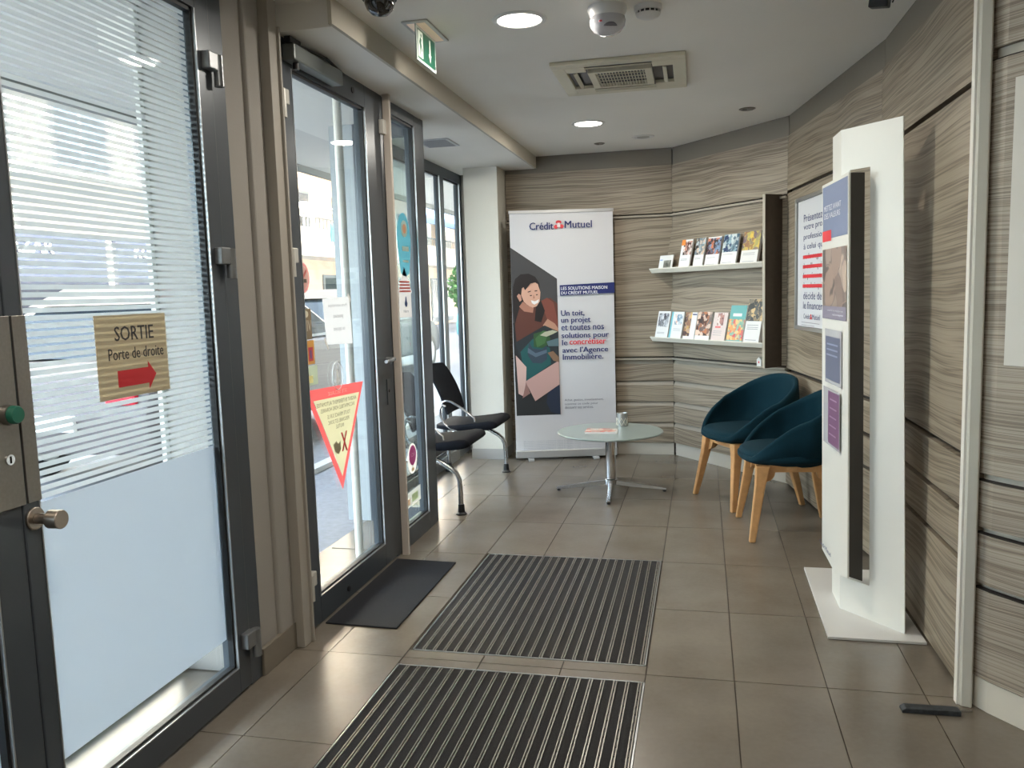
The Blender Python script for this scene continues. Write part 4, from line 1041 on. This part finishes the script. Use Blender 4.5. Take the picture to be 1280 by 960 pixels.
# ================================================================== WHITE DISPLAY STAND
t = thing('display_stand', 'tall white folded-sheet display stand with a poster board', 'display stand', (0,0,0))
MB().prism([(0.46,4.0),(0.456,3.195),(0.800,3.195),(0.785,4.0)], 0.001, 0.011).build('base_plate', mat('plate_white', (206, 205, 202), 0.4), t, bevel=0.001)
A_ = Vector((0.739,3.262,0)); B_ = Vector((0.543,3.494,0)); C_ = Vector((0.540,3.685,0))
dAB = (B_-A_).normalized(); nAB = Vector((dAB.y, -dAB.x, 0)); nAB = nAB if nAB.x < 0 else -nAB     # towards the room / camera
LAB = (B_-A_).length; TH = 0.004
def sheet_piece(s0_, s1_, za, zb, nm='sheet', zc=None, sl1=None):
    """piece of the main sheet between distances s0_..s1_ from A; zc lets the top slope"""
    f0 = zc or (lambda z_: 0.0)
    q = nAB*TH; vs_ = []
    for z_ in (za, zb):
        p0 = A_+dAB*(s0_+f0(z_)); p1 = A_+dAB*(s1_+(sl1(z_) if sl1 else 0))
        vs_ += [(*p0.xy, z_), (*p1.xy, z_), (*(p1-q).xy, z_), (*(p0-q).xy, z_)]
    return MB().add(vs_, [(0,1,2,3),(4,5,6,7),(0,1,5,4),(1,2,6,5),(2,3,7,6),(3,0,4,7)]).build(nm, M_SHEET, t)
sc0, sc1 = 0.160, 0.262      # cut-out in the sheet
edge = lambda z_: 0.030*z_/1.925
cut = lambda z_: 0.010*z_/1.925
sheet_piece(0, sc0, 0.011, 1.925, zc=edge, sl1=cut); sheet_piece(sc1, LAB, 0.011, 1.925); sheet_piece(sc0, sc1, 0.011, 0.150, zc=cut); sheet_piece(sc0, sc1, 1.768, 1.925, zc=cut)
# folded return B -> C
dBC = (C_-B_).normalized(); q = Vector((TH, 0, 0))
vs_ = [(*B_.xy,0.011),(*C_.xy,0.011),(*(C_+q).xy,0.011),(*(B_+q).xy,0.011),(*B_.xy,1.925),(*C_.xy,1.93),(*(C_+q).xy,1.93),(*(B_+q).xy,1.925)]
MB().add(vs_, [(0,1,2,3),(4,5,6,7),(0,1,5,4),(1,2,6,5),(2,3,7,6),(3,0,4,7)]).build('folded_return', M_SHEET, t)
# poster board wing
W1 = Vector((0.551,3.365,0)); W2 = Vector((0.514,3.80,0)); dW = (W2-W1).normalized(); LW = (W2-W1).length; nW = Vector((-dW.y, dW.x, 0)); nW = nW if nW.x < 0 else -nW
board = [(0,0.185),(LW*0.45,0.135),(LW,0.165),(LW,1.750),(0,1.750)]
vs_ = [(*(W1+dW*a).xy, z_) for a, z_ in board]+[(*(W1+dW*a-nW*0.006).xy, z_) for a, z_ in board]
n_ = 5
MB().add(vs_, [(0,1,2,3,4),(5,6,7,8,9)]+[(i,(i+1)%n_,n_+(i+1)%n_,n_+i) for i in range(n_)]).build('poster_board', M_SHEET, t)
# dark side cheek joining the board to the sheet
E1 = W1; E2 = Vector((0.611,3.392,0))
vs_ = [(*(E1+Vector((0.002,0.004,0))).xy,0.19),(*E2.xy,0.165),(*(E2+Vector((0,0.003,0))).xy,0.165),(*(E1+Vector((0.002,0.007,0))).xy,0.19)]
vs_ = vs_+[(v[0],v[1],1.748) for v in vs_]
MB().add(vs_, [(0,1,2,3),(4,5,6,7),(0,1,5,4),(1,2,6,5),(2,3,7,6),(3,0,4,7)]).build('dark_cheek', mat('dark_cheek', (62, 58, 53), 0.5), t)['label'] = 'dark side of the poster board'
pr = Print(t, W1, -dW if False else dW, (0,0,1), 0.0008)
if pr.n.x > 0: pr.n = -pr.n
mir = (pr.u.cross(pr.v)).dot(pr.n) < 0
def wr_(a0, z0, a1, z1_, m, nm='poster'): return pr.rect(LW*a0, z0, LW*a1, z1_, m, nm)
def wt(tx, a_, z_, w_, h_, m): # reading order runs from the far end towards the camera
    return pr.text(tx, LW*a_, z_, m, h=h_, w=LW*w_, bold=0.012, mirror=mir)
wr_(0.03,1.522,0.965,1.738, mat('stand_blue', (120,132,162), 0.5), 'blue_poster')
wr_(0.62,1.512,0.965,1.556, M_RED, 'red_label')
wt('METTEZ AVANT', 0.25, 1.636, 0.64, 0.022, MWI); wt('DES VALEURS', 0.28, 1.604, 0.60, 0.022, MWI)
wr_(0.05,1.192,0.955,1.480, photo_mat('stand_portrait', [(92,82,80),(166,142,128),(120,106,102),(196,176,160)], 5), 'portrait_poster')
wr_(0.05,1.192,0.955,1.245, mat('stand_lilac', (134,128,146), 0.5), 'caption_band')
for a_, z_, w_ in ((0.15,1.222,0.6),(0.15,1.206,0.4)): wt('conseil et accompagnement', a_, z_, w_, 0.010, MWI)
fr_ = mat('clear_pocket', (196,196,200), 0.2)
wr_(0.20,0.925,0.83,1.150, fr_, 'leaflet_pocket'); wr_(0.25,0.940,0.80,1.120, mat('stand_slate', (100,106,130), 0.5), 'slate_leaflet')
for i in range(3): wr_(0.32, 1.085-i*0.022, 0.74, 1.092-i*0.022, mat('stand_pale_blue', (150,158,186), 0.5), 'text_line')
wr_(0.22,0.665,0.86,0.905, fr_, 'leaflet_pocket'); wr_(0.24,0.675,0.66,0.895, mat('stand_plum', (120,80,116), 0.5), 'plum_leaflet')
for i in range(5): wr_(0.32, 0.860-i*0.036, 0.58, 0.866-i*0.036, mat('stand_pale_plum', (170,140,170), 0.5), 'text_line')
pr.text('Crédit Mutuel', LW*0.50, 0.197, M_NAVY, h=0.020, w=0.20, bold=0.01, mirror=mir)
for ch in t.children:           # the stand leans very slightly
    if ch.name.startswith('base_plate') or ch.type != 'MESH': continue
    for q in ch.data.vertices: q.co.x -= 0.0098*q.co.z
t = thing('door_stop', 'dark grey metal floor stop at the foot of the white post', 'door stop', (0.60, 2.66, 0), 0.02)
MB().ext([(0,0),(0.17,0),(0.17,0.016),(0.012,0.016),(0,0.008)], 'y', 0, 0.035).build('stop_body', mat('stop_metal', (62, 66, 70), 0.4, 0.5, noise=0.3, nscale=60), t, bevel=0.002)
MB().cyl((0.17,0.018,0.010), (0.205,0.018,0.012), 0.004, n=10).build('stop_pin', M_STEEL, t)

# white sheet on near cabinet
dQ = Vector((Q4[0]-Q3[0], Q4[1]-Q3[1], 0)).normalized(); nQ = Vector((dQ.y, -dQ.x, 0)); nQ = nQ if nQ.x < 0 else -nQ
t = thing('wall_notice', 'plain white sheet hung on the near right cabinet', 'paper', (Q3[0]+dQ.x*0.0225+nQ.x*0.002, Q3[1]+dQ.y*0.0225+nQ.y*0.002, 0), math.atan2(dQ.y, dQ.x))
MB().ext([(0.0,1.085),(0.42,1.085),(0.42,1.90),(0.006,1.90)], 'y', -0.002, 0.001).build('sheet', mat('notice_white', (214, 212, 204), 0.6), t)

# ================================================================== CEILING FIXTURES
def downlight(x, y, label, power=20, visible=True):
    t = thing('downlight', label, 'ceiling light', (x, y, H), 0, 'round recessed downlights')
    MB().lathe([(0.086,-0.001),(0.090,-0.006),(0.108,-0.004),(0.110,0.0),(0.086,0.0)], n=48).build('trim_ring', mat('ring_white', (214, 213, 208), 0.4), t, smooth=True)
    MB().lathe([(0.001,-0.003),(0.087,-0.003),(0.087,-0.0005),(0.001,-0.0005)], n=48).build('diffuser', emit_mat('lit_diffuser', (255, 250, 240), 9.0), t)
    ld = bpy.data.lights.new('downlight_glow', 'AREA'); ld.shape = 'DISK'; ld.size = 0.16; ld.energy = power; ld.color = (1.0, 0.93, 0.82)
    lo = bpy.data.objects.new('downlight_glow', ld); C.objects.link(lo); lo.parent = t; lo.location = (0,0,-0.008)
    return t
downlight(-0.707, 3.37, 'lit round downlight, the nearer one beside the dome detector', 17)
downlight(-0.722, 5.53, 'lit round downlight, the farther one behind the air unit', 13)
downlight(-0.6, 1.0, 'added fill downlight just ahead of the camera, above the frame', 15)  # out of view, added as fill for the near part of the room
downlight(0.1, -1.2, 'added fill downlight behind the camera', 15)  # unseen lamp, added as fill from behind

# air-conditioning cassette
t = thing('air_conditioner', 'square beige ceiling air-conditioning cassette with central grille', 'air conditioner', (-0.392, 4.345, H), 0.01)
AC = mat('cassette_beige', (206, 200, 178), 0.45)
a = 0.318
for (x0,x1,y0,y1) in ((-a,a,-a,-0.255),(-a,a,0.255,a),(-a,-0.255,-0.255,0.255),(0.255,a,-0.255,0.255)):
    B(x0,x1,y0,y1,-0.020,0).build('panel_border', AC, t, bevel=0.004)
B(-0.256,0.256,-0.256,0.256,-0.004,-0.0005).build('inner_void', M_BLACK, t)
g = MB(); g.box(-0.155,0.155,-0.160,-0.140,-0.026,-0.006).box(-0.155,0.155,0.140,0.160,-0.026,-0.006).box(-0.155,-0.120,-0.14,0.14,-0.026,-0.006).box(0.120,0.155,-0.14,0.14,-0.026,-0.006)
g.build('grille_frame', AC, t, bevel=0.002)
slm = B(-0.120,0.120,-0.0022,0.0022,-0.024,-0.020).mesh('grille_slat', AC)
for i in range(4):
    o = bpy.data.objects.new('grille_slat', slm); C.objects.link(o); o.parent = t; o.location = (0, -0.09+i*0.06, 0)
vm = B(-0.0019,0.0019,-0.14,0.14,-0.023,-0.020).mesh('grille_rib', AC)
for i in range(16):
    o = bpy.data.objects.new('grille_rib', vm); C.objects.link(o); o.parent = t; o.location = (-0.112+i*0.0149, 0, 0)
for (x0,x1,y0,y1,rx,ry) in ((-0.16,0.16,-0.245,-0.215,0.3,0),(-0.16,0.16,0.205,0.222,-0.3,0),(-0.226,-0.206,-0.15,0.15,0,-0.3),(0.206,0.226,-0.15,0.15,0,0.3)):
    o = B(-(x1-x0)/2,(x1-x0)/2,-(y1-y0)/2,(y1-y0)/2,-0.003,0.003).build('louvre', AC, t, bevel=0.001)
    o.location = ((x0+x1)/2, (y0+y1)/2, -0.020); o.rotation_euler = (rx, ry, 0)
for sx in (-1,1):
    for sy in (-1,1):
        B(min(sx*0.16,sx*0.256),max(sx*0.16,sx*0.256),min(sy*0.165,sy*0.256),max(sy*0.165,sy*0.256),-0.020,-0.005).build('corner_block', AC, t)

t = thing('dome_detector', 'white ceiling dome detector with a reddish sensor window', 'detector', (-0.353, 3.335, H))
MB().lathe([(0.001,0),(0.075,0),(0.076,-0.010),(0.068,-0.030),(0.066,-0.042),(0.001,-0.042)], n=36).build('base', mat('detector_white', (216, 215, 212), 0.35), t, smooth=True)
MB().lathe([(0.001,-0.040),(0.067,-0.040),(0.070,-0.052),(0.066,-0.072),(0.052,-0.090),(0.030,-0.101),(0.001,-0.104)], n=36).build('dome', mat('dome_frosted', (190, 190, 194), 0.15, coat=0.5), t, smooth=True)
MB().lathe([(0.001,-0.0765),(0.028,-0.0765),(0.03,-0.088),(0.001,-0.092)], c=(0.012,-0.036,0.004), n=20).build('sensor_window', mat('sensor_grey', (110, 106, 112), 0.2), t, smooth=True)
MB().lathe([(0.001,-0.002),(0.009,-0.002),(0.009,0.004),(0.001,0.004)], c=(-0.018,-0.058,-0.068), n=12).build('sensor_led', mat('sensor_red', (200, 70, 80), 0.3), t)
t = thing('smoke_detector', 'small white smoke detector with black slots beside the dome detector', 'smoke detector', (-0.200, 3.37, H))
MB().lathe([(0.001,0),(0.052,0),(0.053,-0.014),(0.050,-0.020),(0.001,-0.020)], n=32).build('base', mat('detector_white', (216, 215, 212), 0.35), t, smooth=True)
MB().lathe([(0.001,-0.019),(0.043,-0.019),(0.043,-0.030),(0.001,-0.030)], n=32).build('slot_ring', M_BLACK, t, smooth=True)
for k in range(14):
    an = 2*PI*k/14; MB().cyl((0.0445*math.cos(an),0.0445*math.sin(an),-0.020), (0.0445*math.cos(an),0.0445*math.sin(an),-0.031), 0.003, n=6).build('slot_rib', mat('detector_white', (216, 215, 212), 0.35), t)
MB().lathe([(0.001,-0.030),(0.047,-0.030),(0.044,-0.037),(0.026,-0.046),(0.001,-0.048)], n=32).build('cap', mat('detector_white', (216, 215, 212), 0.35), t, smooth=True)
t = thing('dome_camera', 'black glossy dome camera at the top edge of the ceiling', 'camera', (-1.125, 2.93, H))
MB().lathe([(0.001,0),(0.062,0),(0.062,-0.022),(0.001,-0.022)], n=32).build('base', M_BLACK, t, smooth=True)
MB().lathe([(0.001,-0.020),(0.054,-0.020),(0.055,-0.036),(0.046,-0.058),(0.028,-0.074),(0.001,-0.080)], n=32).build('dome', mat('dome_black', (10, 11, 13), 0.05, coat=1.0), t, smooth=True)

# emergency exit sign
t = thing('exit_sign', 'small green running-man exit sign hanging from the ceiling', 'exit sign', (-1.105, 3.385, H), 0)
B(-0.055,0.055,-0.145,0.145,-0.008,0).build('housing', mat('sign_housing', (196, 194, 188), 0.35, 0.3), t, bevel=0.006)
B(-0.038,0.038,-0.125,0.125,-0.0085,-0.0075).build('lamp_cover', emit_mat('warm_lamp', (255, 226, 200), 0.10), t)
B(-0.003,0.003,-0.13,0.115,-0.145,-0.008).build('sign_plate', mat('sign_edge', (180, 190, 185), 0.2), t)
for side, sgn in ((1,1),(-1,-1)):
    p = Print(t, (0.0032*side, 0, 0), (0,1,0), (0,0,1), 0.0005, sign=side)
    GR = mat('exit_green', (26, 84, 64), 0.4); PW_ = mat('exit_white', (206, 216, 206), 0.4)
    p.rect(-0.118, -0.135, 0.103, -0.020, GR, 'green_panel')
    p.rect(-0.112, -0.128, -0.055, -0.026, PW_, 'doorway')
    p.poly([(-0.100,-0.120),(-0.092,-0.120),(-0.085,-0.085),(-0.072,-0.105),(-0.064,-0.100),(-0.078,-0.070),(-0.072,-0.055),(-0.088,-0.050),(-0.102,-0.070),(-0.094,-0.085)], GR, 'running_man'); p.ell(-0.078, -0.042, 0.007, 0.007, GR, 'head')
    p.poly([(0.010,-0.090),(0.022,-0.090),(0.022,-0.032),(0.038,-0.032),(0.038,-0.090),(0.050,-0.090),(0.030,-0.125)], PW_, 'down_arrow')

def spot(name, x, y, label, r=0.036, z=H):
    t = thing(name, label, 'ceiling fitting', (x, y, z))
    MB().lathe([(r*0.72,-0.002),(r*0.80,-0.006),(r,-0.003),(r,0),(r*0.72,0)], n=28).build('ring', mat('spot_ring', (132, 128, 120), 0.3, 0.7), t, smooth=True)
    MB().lathe([(0.001,-0.0015),(r*0.75,-0.0015),(r*0.75,-0.0005),(0.001,-0.0005)], n=28).build('lens', mat('spot_lens', (70, 66, 62), 0.2, 0.3), t)
    MB().cyl((-r*0.3,0,-0.001),(-r*0.3,0,-0.008), r*0.28, n=14).build('lamp', M_CHROME, t, smooth=True)
    return t
spot('ceiling_spot', -0.742, 6.30, 'small unlit spot near the back wall, left of the round vent', 0.04)
spot('ceiling_spot', 0.272, 5.45, 'small unlit spot near the angled wall, the right-hand one', 0.05)
t = thing('round_vent', 'round white air valve in the ceiling near the back wall', 'vent', (-0.41, 6.15, H))
MB().lathe([(0.048,-0.002),(0.060,-0.008),(0.078,-0.004),(0.080,0),(0.048,0)], n=32).build('rim', mat('detector_white', (216, 215, 212), 0.35), t, smooth=True)
MB().lathe([(0.001,-0.008),(0.044,-0.006),(0.044,-0.002),(0.001,-0.002)], n=32).build('disc', mat('vent_disc', (170, 168, 162), 0.4), t, smooth=True)
t = thing('soffit_grille', 'square white ventilation grille in the soffit above the bench', 'vent', (-1.68, 5.30, SO), 0)
B(-0.11,0.11,-0.14,0.14,-0.006,0).build('rim', mat('grille_pale', (196, 196, 196), 0.5), t, bevel=0.003)
for i in range(9): B(-0.09,0.09,-0.118+i*0.027,-0.108+i*0.027,-0.010,-0.006).build('slat', mat('grille_slat', (160, 160, 160), 0.5), t)
t = thing('wall_camera', 'small black ceiling camera by the curved wall at the top edge', 'camera', (0.66, 3.50, H), -0.4)
MB().cyl((0,0,0), (0,0,-0.012), 0.014, n=16).build('mount', M_BLACK, t)
o = B(-0.035,0.035,-0.026,0.026,-0.052,-0.012).build('body', M_BLACK, t, bevel=0.005); o.rotation_euler = (0.1,0.15,0)
MB().tube([(0.036,0,-0.026),(0.045,0,-0.034),(0.040,0,-0.044)], 0.003, 6).build('cable', M_BLACK, t)

# ================================================================== OUTSIDE
gd = tag(B(-60, -1.60, -30, 70, -0.2, -0.022).build('pavement', mat('asphalt', (132, 134, 140), 0.9, noise=0.12, nscale=30, bump=0.3, bscale=200)), 'pale grey street pavement outside the doors', 'pavement', kind='structure')
B(-1.99, -1.56, -3.0, 4.56, -0.02, -0.004).build('threshold', M_TILE, gd)
B(-3.05, -2.95, -20, 9.5, -0.021, 0.02).build('kerb', mat('kerb_stone', (196, 196, 194), 0.8), gd)
o = B(-1.96, -1.88, 1.0, 2.56, -0.004, 0.045).build('threshold_rail', mat('rail_white', (214, 216, 214), 0.4), gd)
for k in range(3): B(-1.945+k*0.022, -1.937+k*0.022, 1.0, 2.56, 0.045, 0.052).build('rail_ridge', mat('rail_white', (214, 216, 214), 0.4), gd)
tag(B(-3.25, -1.60, -30, 45, 2.45, 2.6).build('porch_soffit', mat('soffit_paint', (206, 204, 198), 0.8)), 'pale porch soffit over the pavement', 'soffit', kind='structure')
po = bpy.data.objects['porch_soffit']
B(-3.30, -3.25, -30, 45, 2.40, 2.75).build('soffit_edge', mat('edge_paint', (120, 120, 116), 0.7), po)
B(-2.50, -2.05, 3.5, 4.1, 2.44, 2.45).build('soffit_hatch', mat('hatch_blue_grey', (150, 158, 168), 0.6), po)
up = tag(B(-3.3, 9.0, -30, 45, 2.75, 15.0).build('upper_floors', mat('render_cream', (206, 198, 184), 0.9)), 'upper floors of the building above the room', 'building', kind='structure')
# pier reveal outside between the doors
tag(B(-1.88, -1.862, 2.556, 2.84, 0, 2.44).build('wall_reveal', M_WHITE), 'white outer face of the pier between the doors', 'wall', kind='structure')
t = thing('round_post', 'slim white round post outside the entrance door', 'post', (-1.745, 3.90, 0))
MB().cyl((0,0,-0.02), (0,0,2.449), 0.021, n=24).build('shaft', mat('post_white', (222, 218, 206), 0.35), t, smooth=True)
MB().lathe([(0.001,-0.02),(0.05,-0.02),(0.05,-0.01),(0.001,-0.01)], n=24).build('foot_plate', M_STEEL, t)

def car(loc, rz, label, rgb, group=None):
    t = thing('parked_car', label, 'car', loc, rz, 'cars parked in the street')
    paint = mat('paint_%d_%d_%d' % rgb, rgb, 0.45, 0.0, spec=0.3); gl = mat('car_glass', (40, 50, 58), 0.08, 0.2)
    prof = [(-2.05,0.32),(-2.10,0.60),(-2.02,0.86),(-1.85,0.96),(-0.95,1.0),(1.05,0.98),(1.75,0.86),(2.02,0.72),(2.08,0.45),(2.0,0.28)]
    o = MB().ext(prof, 'y', -0.84, 0.84).build('body', paint, t, bevel=0.06, seg=3)
    cab = [(-1.80,0.97),(-1.55,1.30),(-1.15,1.46),(0.05,1.48),(0.45,1.40),(1.10,0.99)]
    n_ = len(cab); vs_ = [(p[0], -0.80 if p[1] < 1.1 else -0.62, p[1]) for p in cab]+[(p[0], 0.80 if p[1] < 1.1 else 0.62, p[1]) for p in cab]
    MB().add(vs_, [tuple(range(n_)), tuple(range(n_,2*n_))]+[(i,(i+1)%n_,n_+(i+1)%n_,n_+i) for i in range(n_)]).build('cabin', gl, t, bevel=0.04)
    MB().ext([(-1.2,1.455),(0.08,1.475),(0.4,1.40),(0.3,1.49),(0.0,1.515),(-1.1,1.50),(-1.5,1.36)], 'y', -0.60, 0.60).build('roof', paint, t)
    for sx in (-1.30, 1.28):
        for sy in (-0.80, 0.80):
            w = MB().cyl((sx, sy-0.1, 0.31), (sx, sy+0.1, 0.31), 0.31, n=24).build('wheel', mat('tyre', (24,24,26), 0.8), t, smooth=True)
            MB().cyl((sx, sy-0.105, 0.31), (sx, sy+0.105, 0.31), 0.19, n=16).build('rim', mat('rim_alloy', (170,172,176), 0.3, 0.8), w, smooth=True)
    for sy in (-0.62, 0.62):
        B(2.02, 2.09, sy-0.14, sy+0.14, 0.58, 0.72).build('headlight', mat('lamp_clear', (214,220,226), 0.1), t, bevel=0.02)
        B(-2.10, -2.04, sy-0.12, sy+0.12, 0.68, 0.86).build('tail_light', mat('lamp_red', (190,34,50), 0.2), t, bevel=0.02)
    B(-2.125, -2.09, -0.26, 0.26, 0.50, 0.61).build('number_plate', M_PAPER, t)
    return t
car((-5.9, 13.6, -0.02), PI/2, 'dark grey parked car seen through the entrance door', (58, 62, 70))
car((-4.45, 6.9, -0.02), PI/2, 'brownish-grey parked car nearest the doors, red tail lights', (98, 92, 92))
car((-8.6, 17.6, -0.02), PI/2, 'white parked car beyond the dark one in the street', (214, 220, 224))
car((-5.3, 22.4, -0.02), PI/2, 'pale turquoise parked car far down the street', (110, 176, 190))

# building opposite
t = thing('apartment_building', 'bright cream apartment building with balconies across the street', 'building', (-12, 0, 0))
BW = mat('sunlit_render', (236, 228, 214), 0.9); BO = mat('peach_render', (240, 214, 190), 0.9); DW = mat('dark_pane', (60, 70, 84), 0.15)
BR = mat('rail_grey', (120, 128, 136), 0.5)
B(-8, 0, 19.0, 60, -0.02, 14).build('wall', BO, t)
for fz in (2.55, 5.35, 8.15):
    B(0, 1.2, 19.5, 58, fz, fz+0.18).build('balcony_slab', BW, t)
    B(1.12, 1.2, 19.5, 58, fz+0.18, fz+0.80).build('balcony_parapet', BW, t)
    for yy in range(20, 58, 3):
        w = B(0, 0.04, yy, yy+1.3, fz+0.2, fz+2.1).build('window', BR, t); B(0.04, 0.05, yy+0.08, yy+1.22, fz+0.28, fz+2.02).build('pane', DW, w)
    g = MB()
    for k in range(0, 150): g.box(1.14, 1.17, 19.6+k*0.25, 19.63+k*0.25, fz+0.80, fz+1.08)
    g.box(1.12, 1.19, 19.5, 58, fz+1.08, fz+1.12)
    o = g.build('balcony_railing', BR, t); o['kind'] = 'stuff'
for yy in (20, 25, 30, 36, 42, 48):
    w = B(0, 0.06, yy, yy+3.2, 0.1, 2.1).build('shop_window', BR, t); B(0.06, 0.07, yy+0.1, yy+3.1, 0.3, 2.0).build('pane', DW, w)
um = thing('garden_parasol', 'white parasol open on the balcony across the street', 'parasol', (-11.4, 22.8, 2.73))
MB().lathe([(1.0,1.15),(0.6,1.32),(0.05,1.45),(0.001,1.46),(0.04,1.43),(0.58,1.30),(0.98,1.13)], n=10).build('canopy', M_WHITE, um)
MB().cyl((0,0,0),(0,0,1.44), 0.025, n=8).build('pole', M_BEAD, um)
tw = thing('hanging_towel', 'light blue towel hanging on the balcony parapet', 'towel', (-10.78, 23.4, 3.02))
B(0, 0.02, -0.2, 0.35, 0, 0.52).build('cloth', mat('towel_blue', (120, 196, 214), 0.9), tw)
t = thing('shop_building', 'bright building with a dark shopfront seen through the striped film', 'building', (-12, 0, 0))
B(-8, 0, 5.0, 18.6, -0.02, 12).build('wall', BW, t)
B(0, 0.10, 5.5, 14.9, 1.15, 2.70).build('shop_front', mat('shop_dark', (52, 56, 72), 0.4), t)
B(0, 0.10, 15.2, 18.3, 1.15, 2.70).build('shop_front', mat('shop_dark', (52, 56, 72), 0.4), t)
p = Print(t, (0.11, 0, 0), (0,1,0), (0,0,1), 0.01)
p.text('KOOK', 15.75, 2.33, MWI, h=0.24, w=1.1, bold=0.02); p.text('BAZAR', 12.2, 2.33, MWI, h=0.24, w=1.25, bold=0.02)
for fz in (3.95, 6.7):
    for yy in (6.0, 8.6, 11.2, 13.75, 16.2):
        w = B(0, 0.06, yy, yy+1.5, fz, fz+1.55).build('window', BR, t); B(0.06, 0.07, yy+0.06, yy+0.70, fz+0.06, fz+1.48).build('pane', DW, w); B(0.06, 0.07, yy+0.78, yy+1.44, fz+0.06, fz+1.48).build('pane', DW, w)
    B(0, 0.7, 12.6, 18.2, fz-0.25, fz-0.1).build('balcony_slab', BW, t)
# blue awning and tree further down, seen through the recess window
t = thing('blue_awning', 'long blue-grey awning over a shop down the street', 'awning', (-10.35, 30, 0))
MB().ext([(-0.4,5.6),(0.1,5.5),(0.1,4.1),(0.0,4.1),(0.0,5.4),(-0.4,5.5)], 'y', 0, 10).build('canopy', mat('awning_blue', (110, 140, 184), 0.8), t)
for k in range(3): B(-0.10, -0.04, 0.2+k*4.7, 0.26+k*4.7, -0.02, 5.45).build('post', M_BEAD, t)
def tree(x, y, label, h=5.0):
    t = thing('street_tree', label, 'tree', (x, y, 0))
    MB().tube([(0,0,-0.02),(0.05,0,1.2),(0.0,0.05,1.6),(0.1,0.1,1.9)], [0.14,0.11,0.09,0.04], 8).build('trunk', mat('bark', (96, 84, 70), 0.9), t, smooth=True)
    g = MB()
    rr = random.Random(int(y*10))
    for k in range(1500):
        a = rr.uniform(0, 2*PI); e = rr.uniform(-0.9, 1.4); r_ = 0.9*(rr.random()**0.35)
        c = Vector((r_*math.cos(a)*math.cos(e), r_*math.sin(a)*math.cos(e), h*0.60+1.0*r_/0.9*math.sin(e)))
        d1_ = Vector((rr.uniform(-1,1), rr.uniform(-1,1), rr.uniform(-1,1))).normalized()*0.12; d2v = d1_.cross(Vector((rr.uniform(-1,1), rr.uniform(-1,1), 1))).normalized()*0.07
        g.add([c-d1_, c+d2v, c+d1_, c-d2v], [(0,1,2,3)])
    o = g.build('foliage', mat('foliage_green', (96, 148, 84), 0.8, noise=0.3, nscale=3), t); o['kind'] = 'stuff'
tree(-9.0, 32.0, 'leafy green street tree seen past the white column', 2.7)
t = thing('far_building', 'pale building closing the street in the distance', 'building', (-4, 62, 0))
B(-30, 12, 0, 6, -0.02, 13).build('wall', BW, t)
for fz in (1.0, 4.2, 7.4):
    for k in range(14): w = B(-28+k*2.8, -26.7+k*2.8, -0.05, 0, fz, fz+1.7).build('window', DW, t)
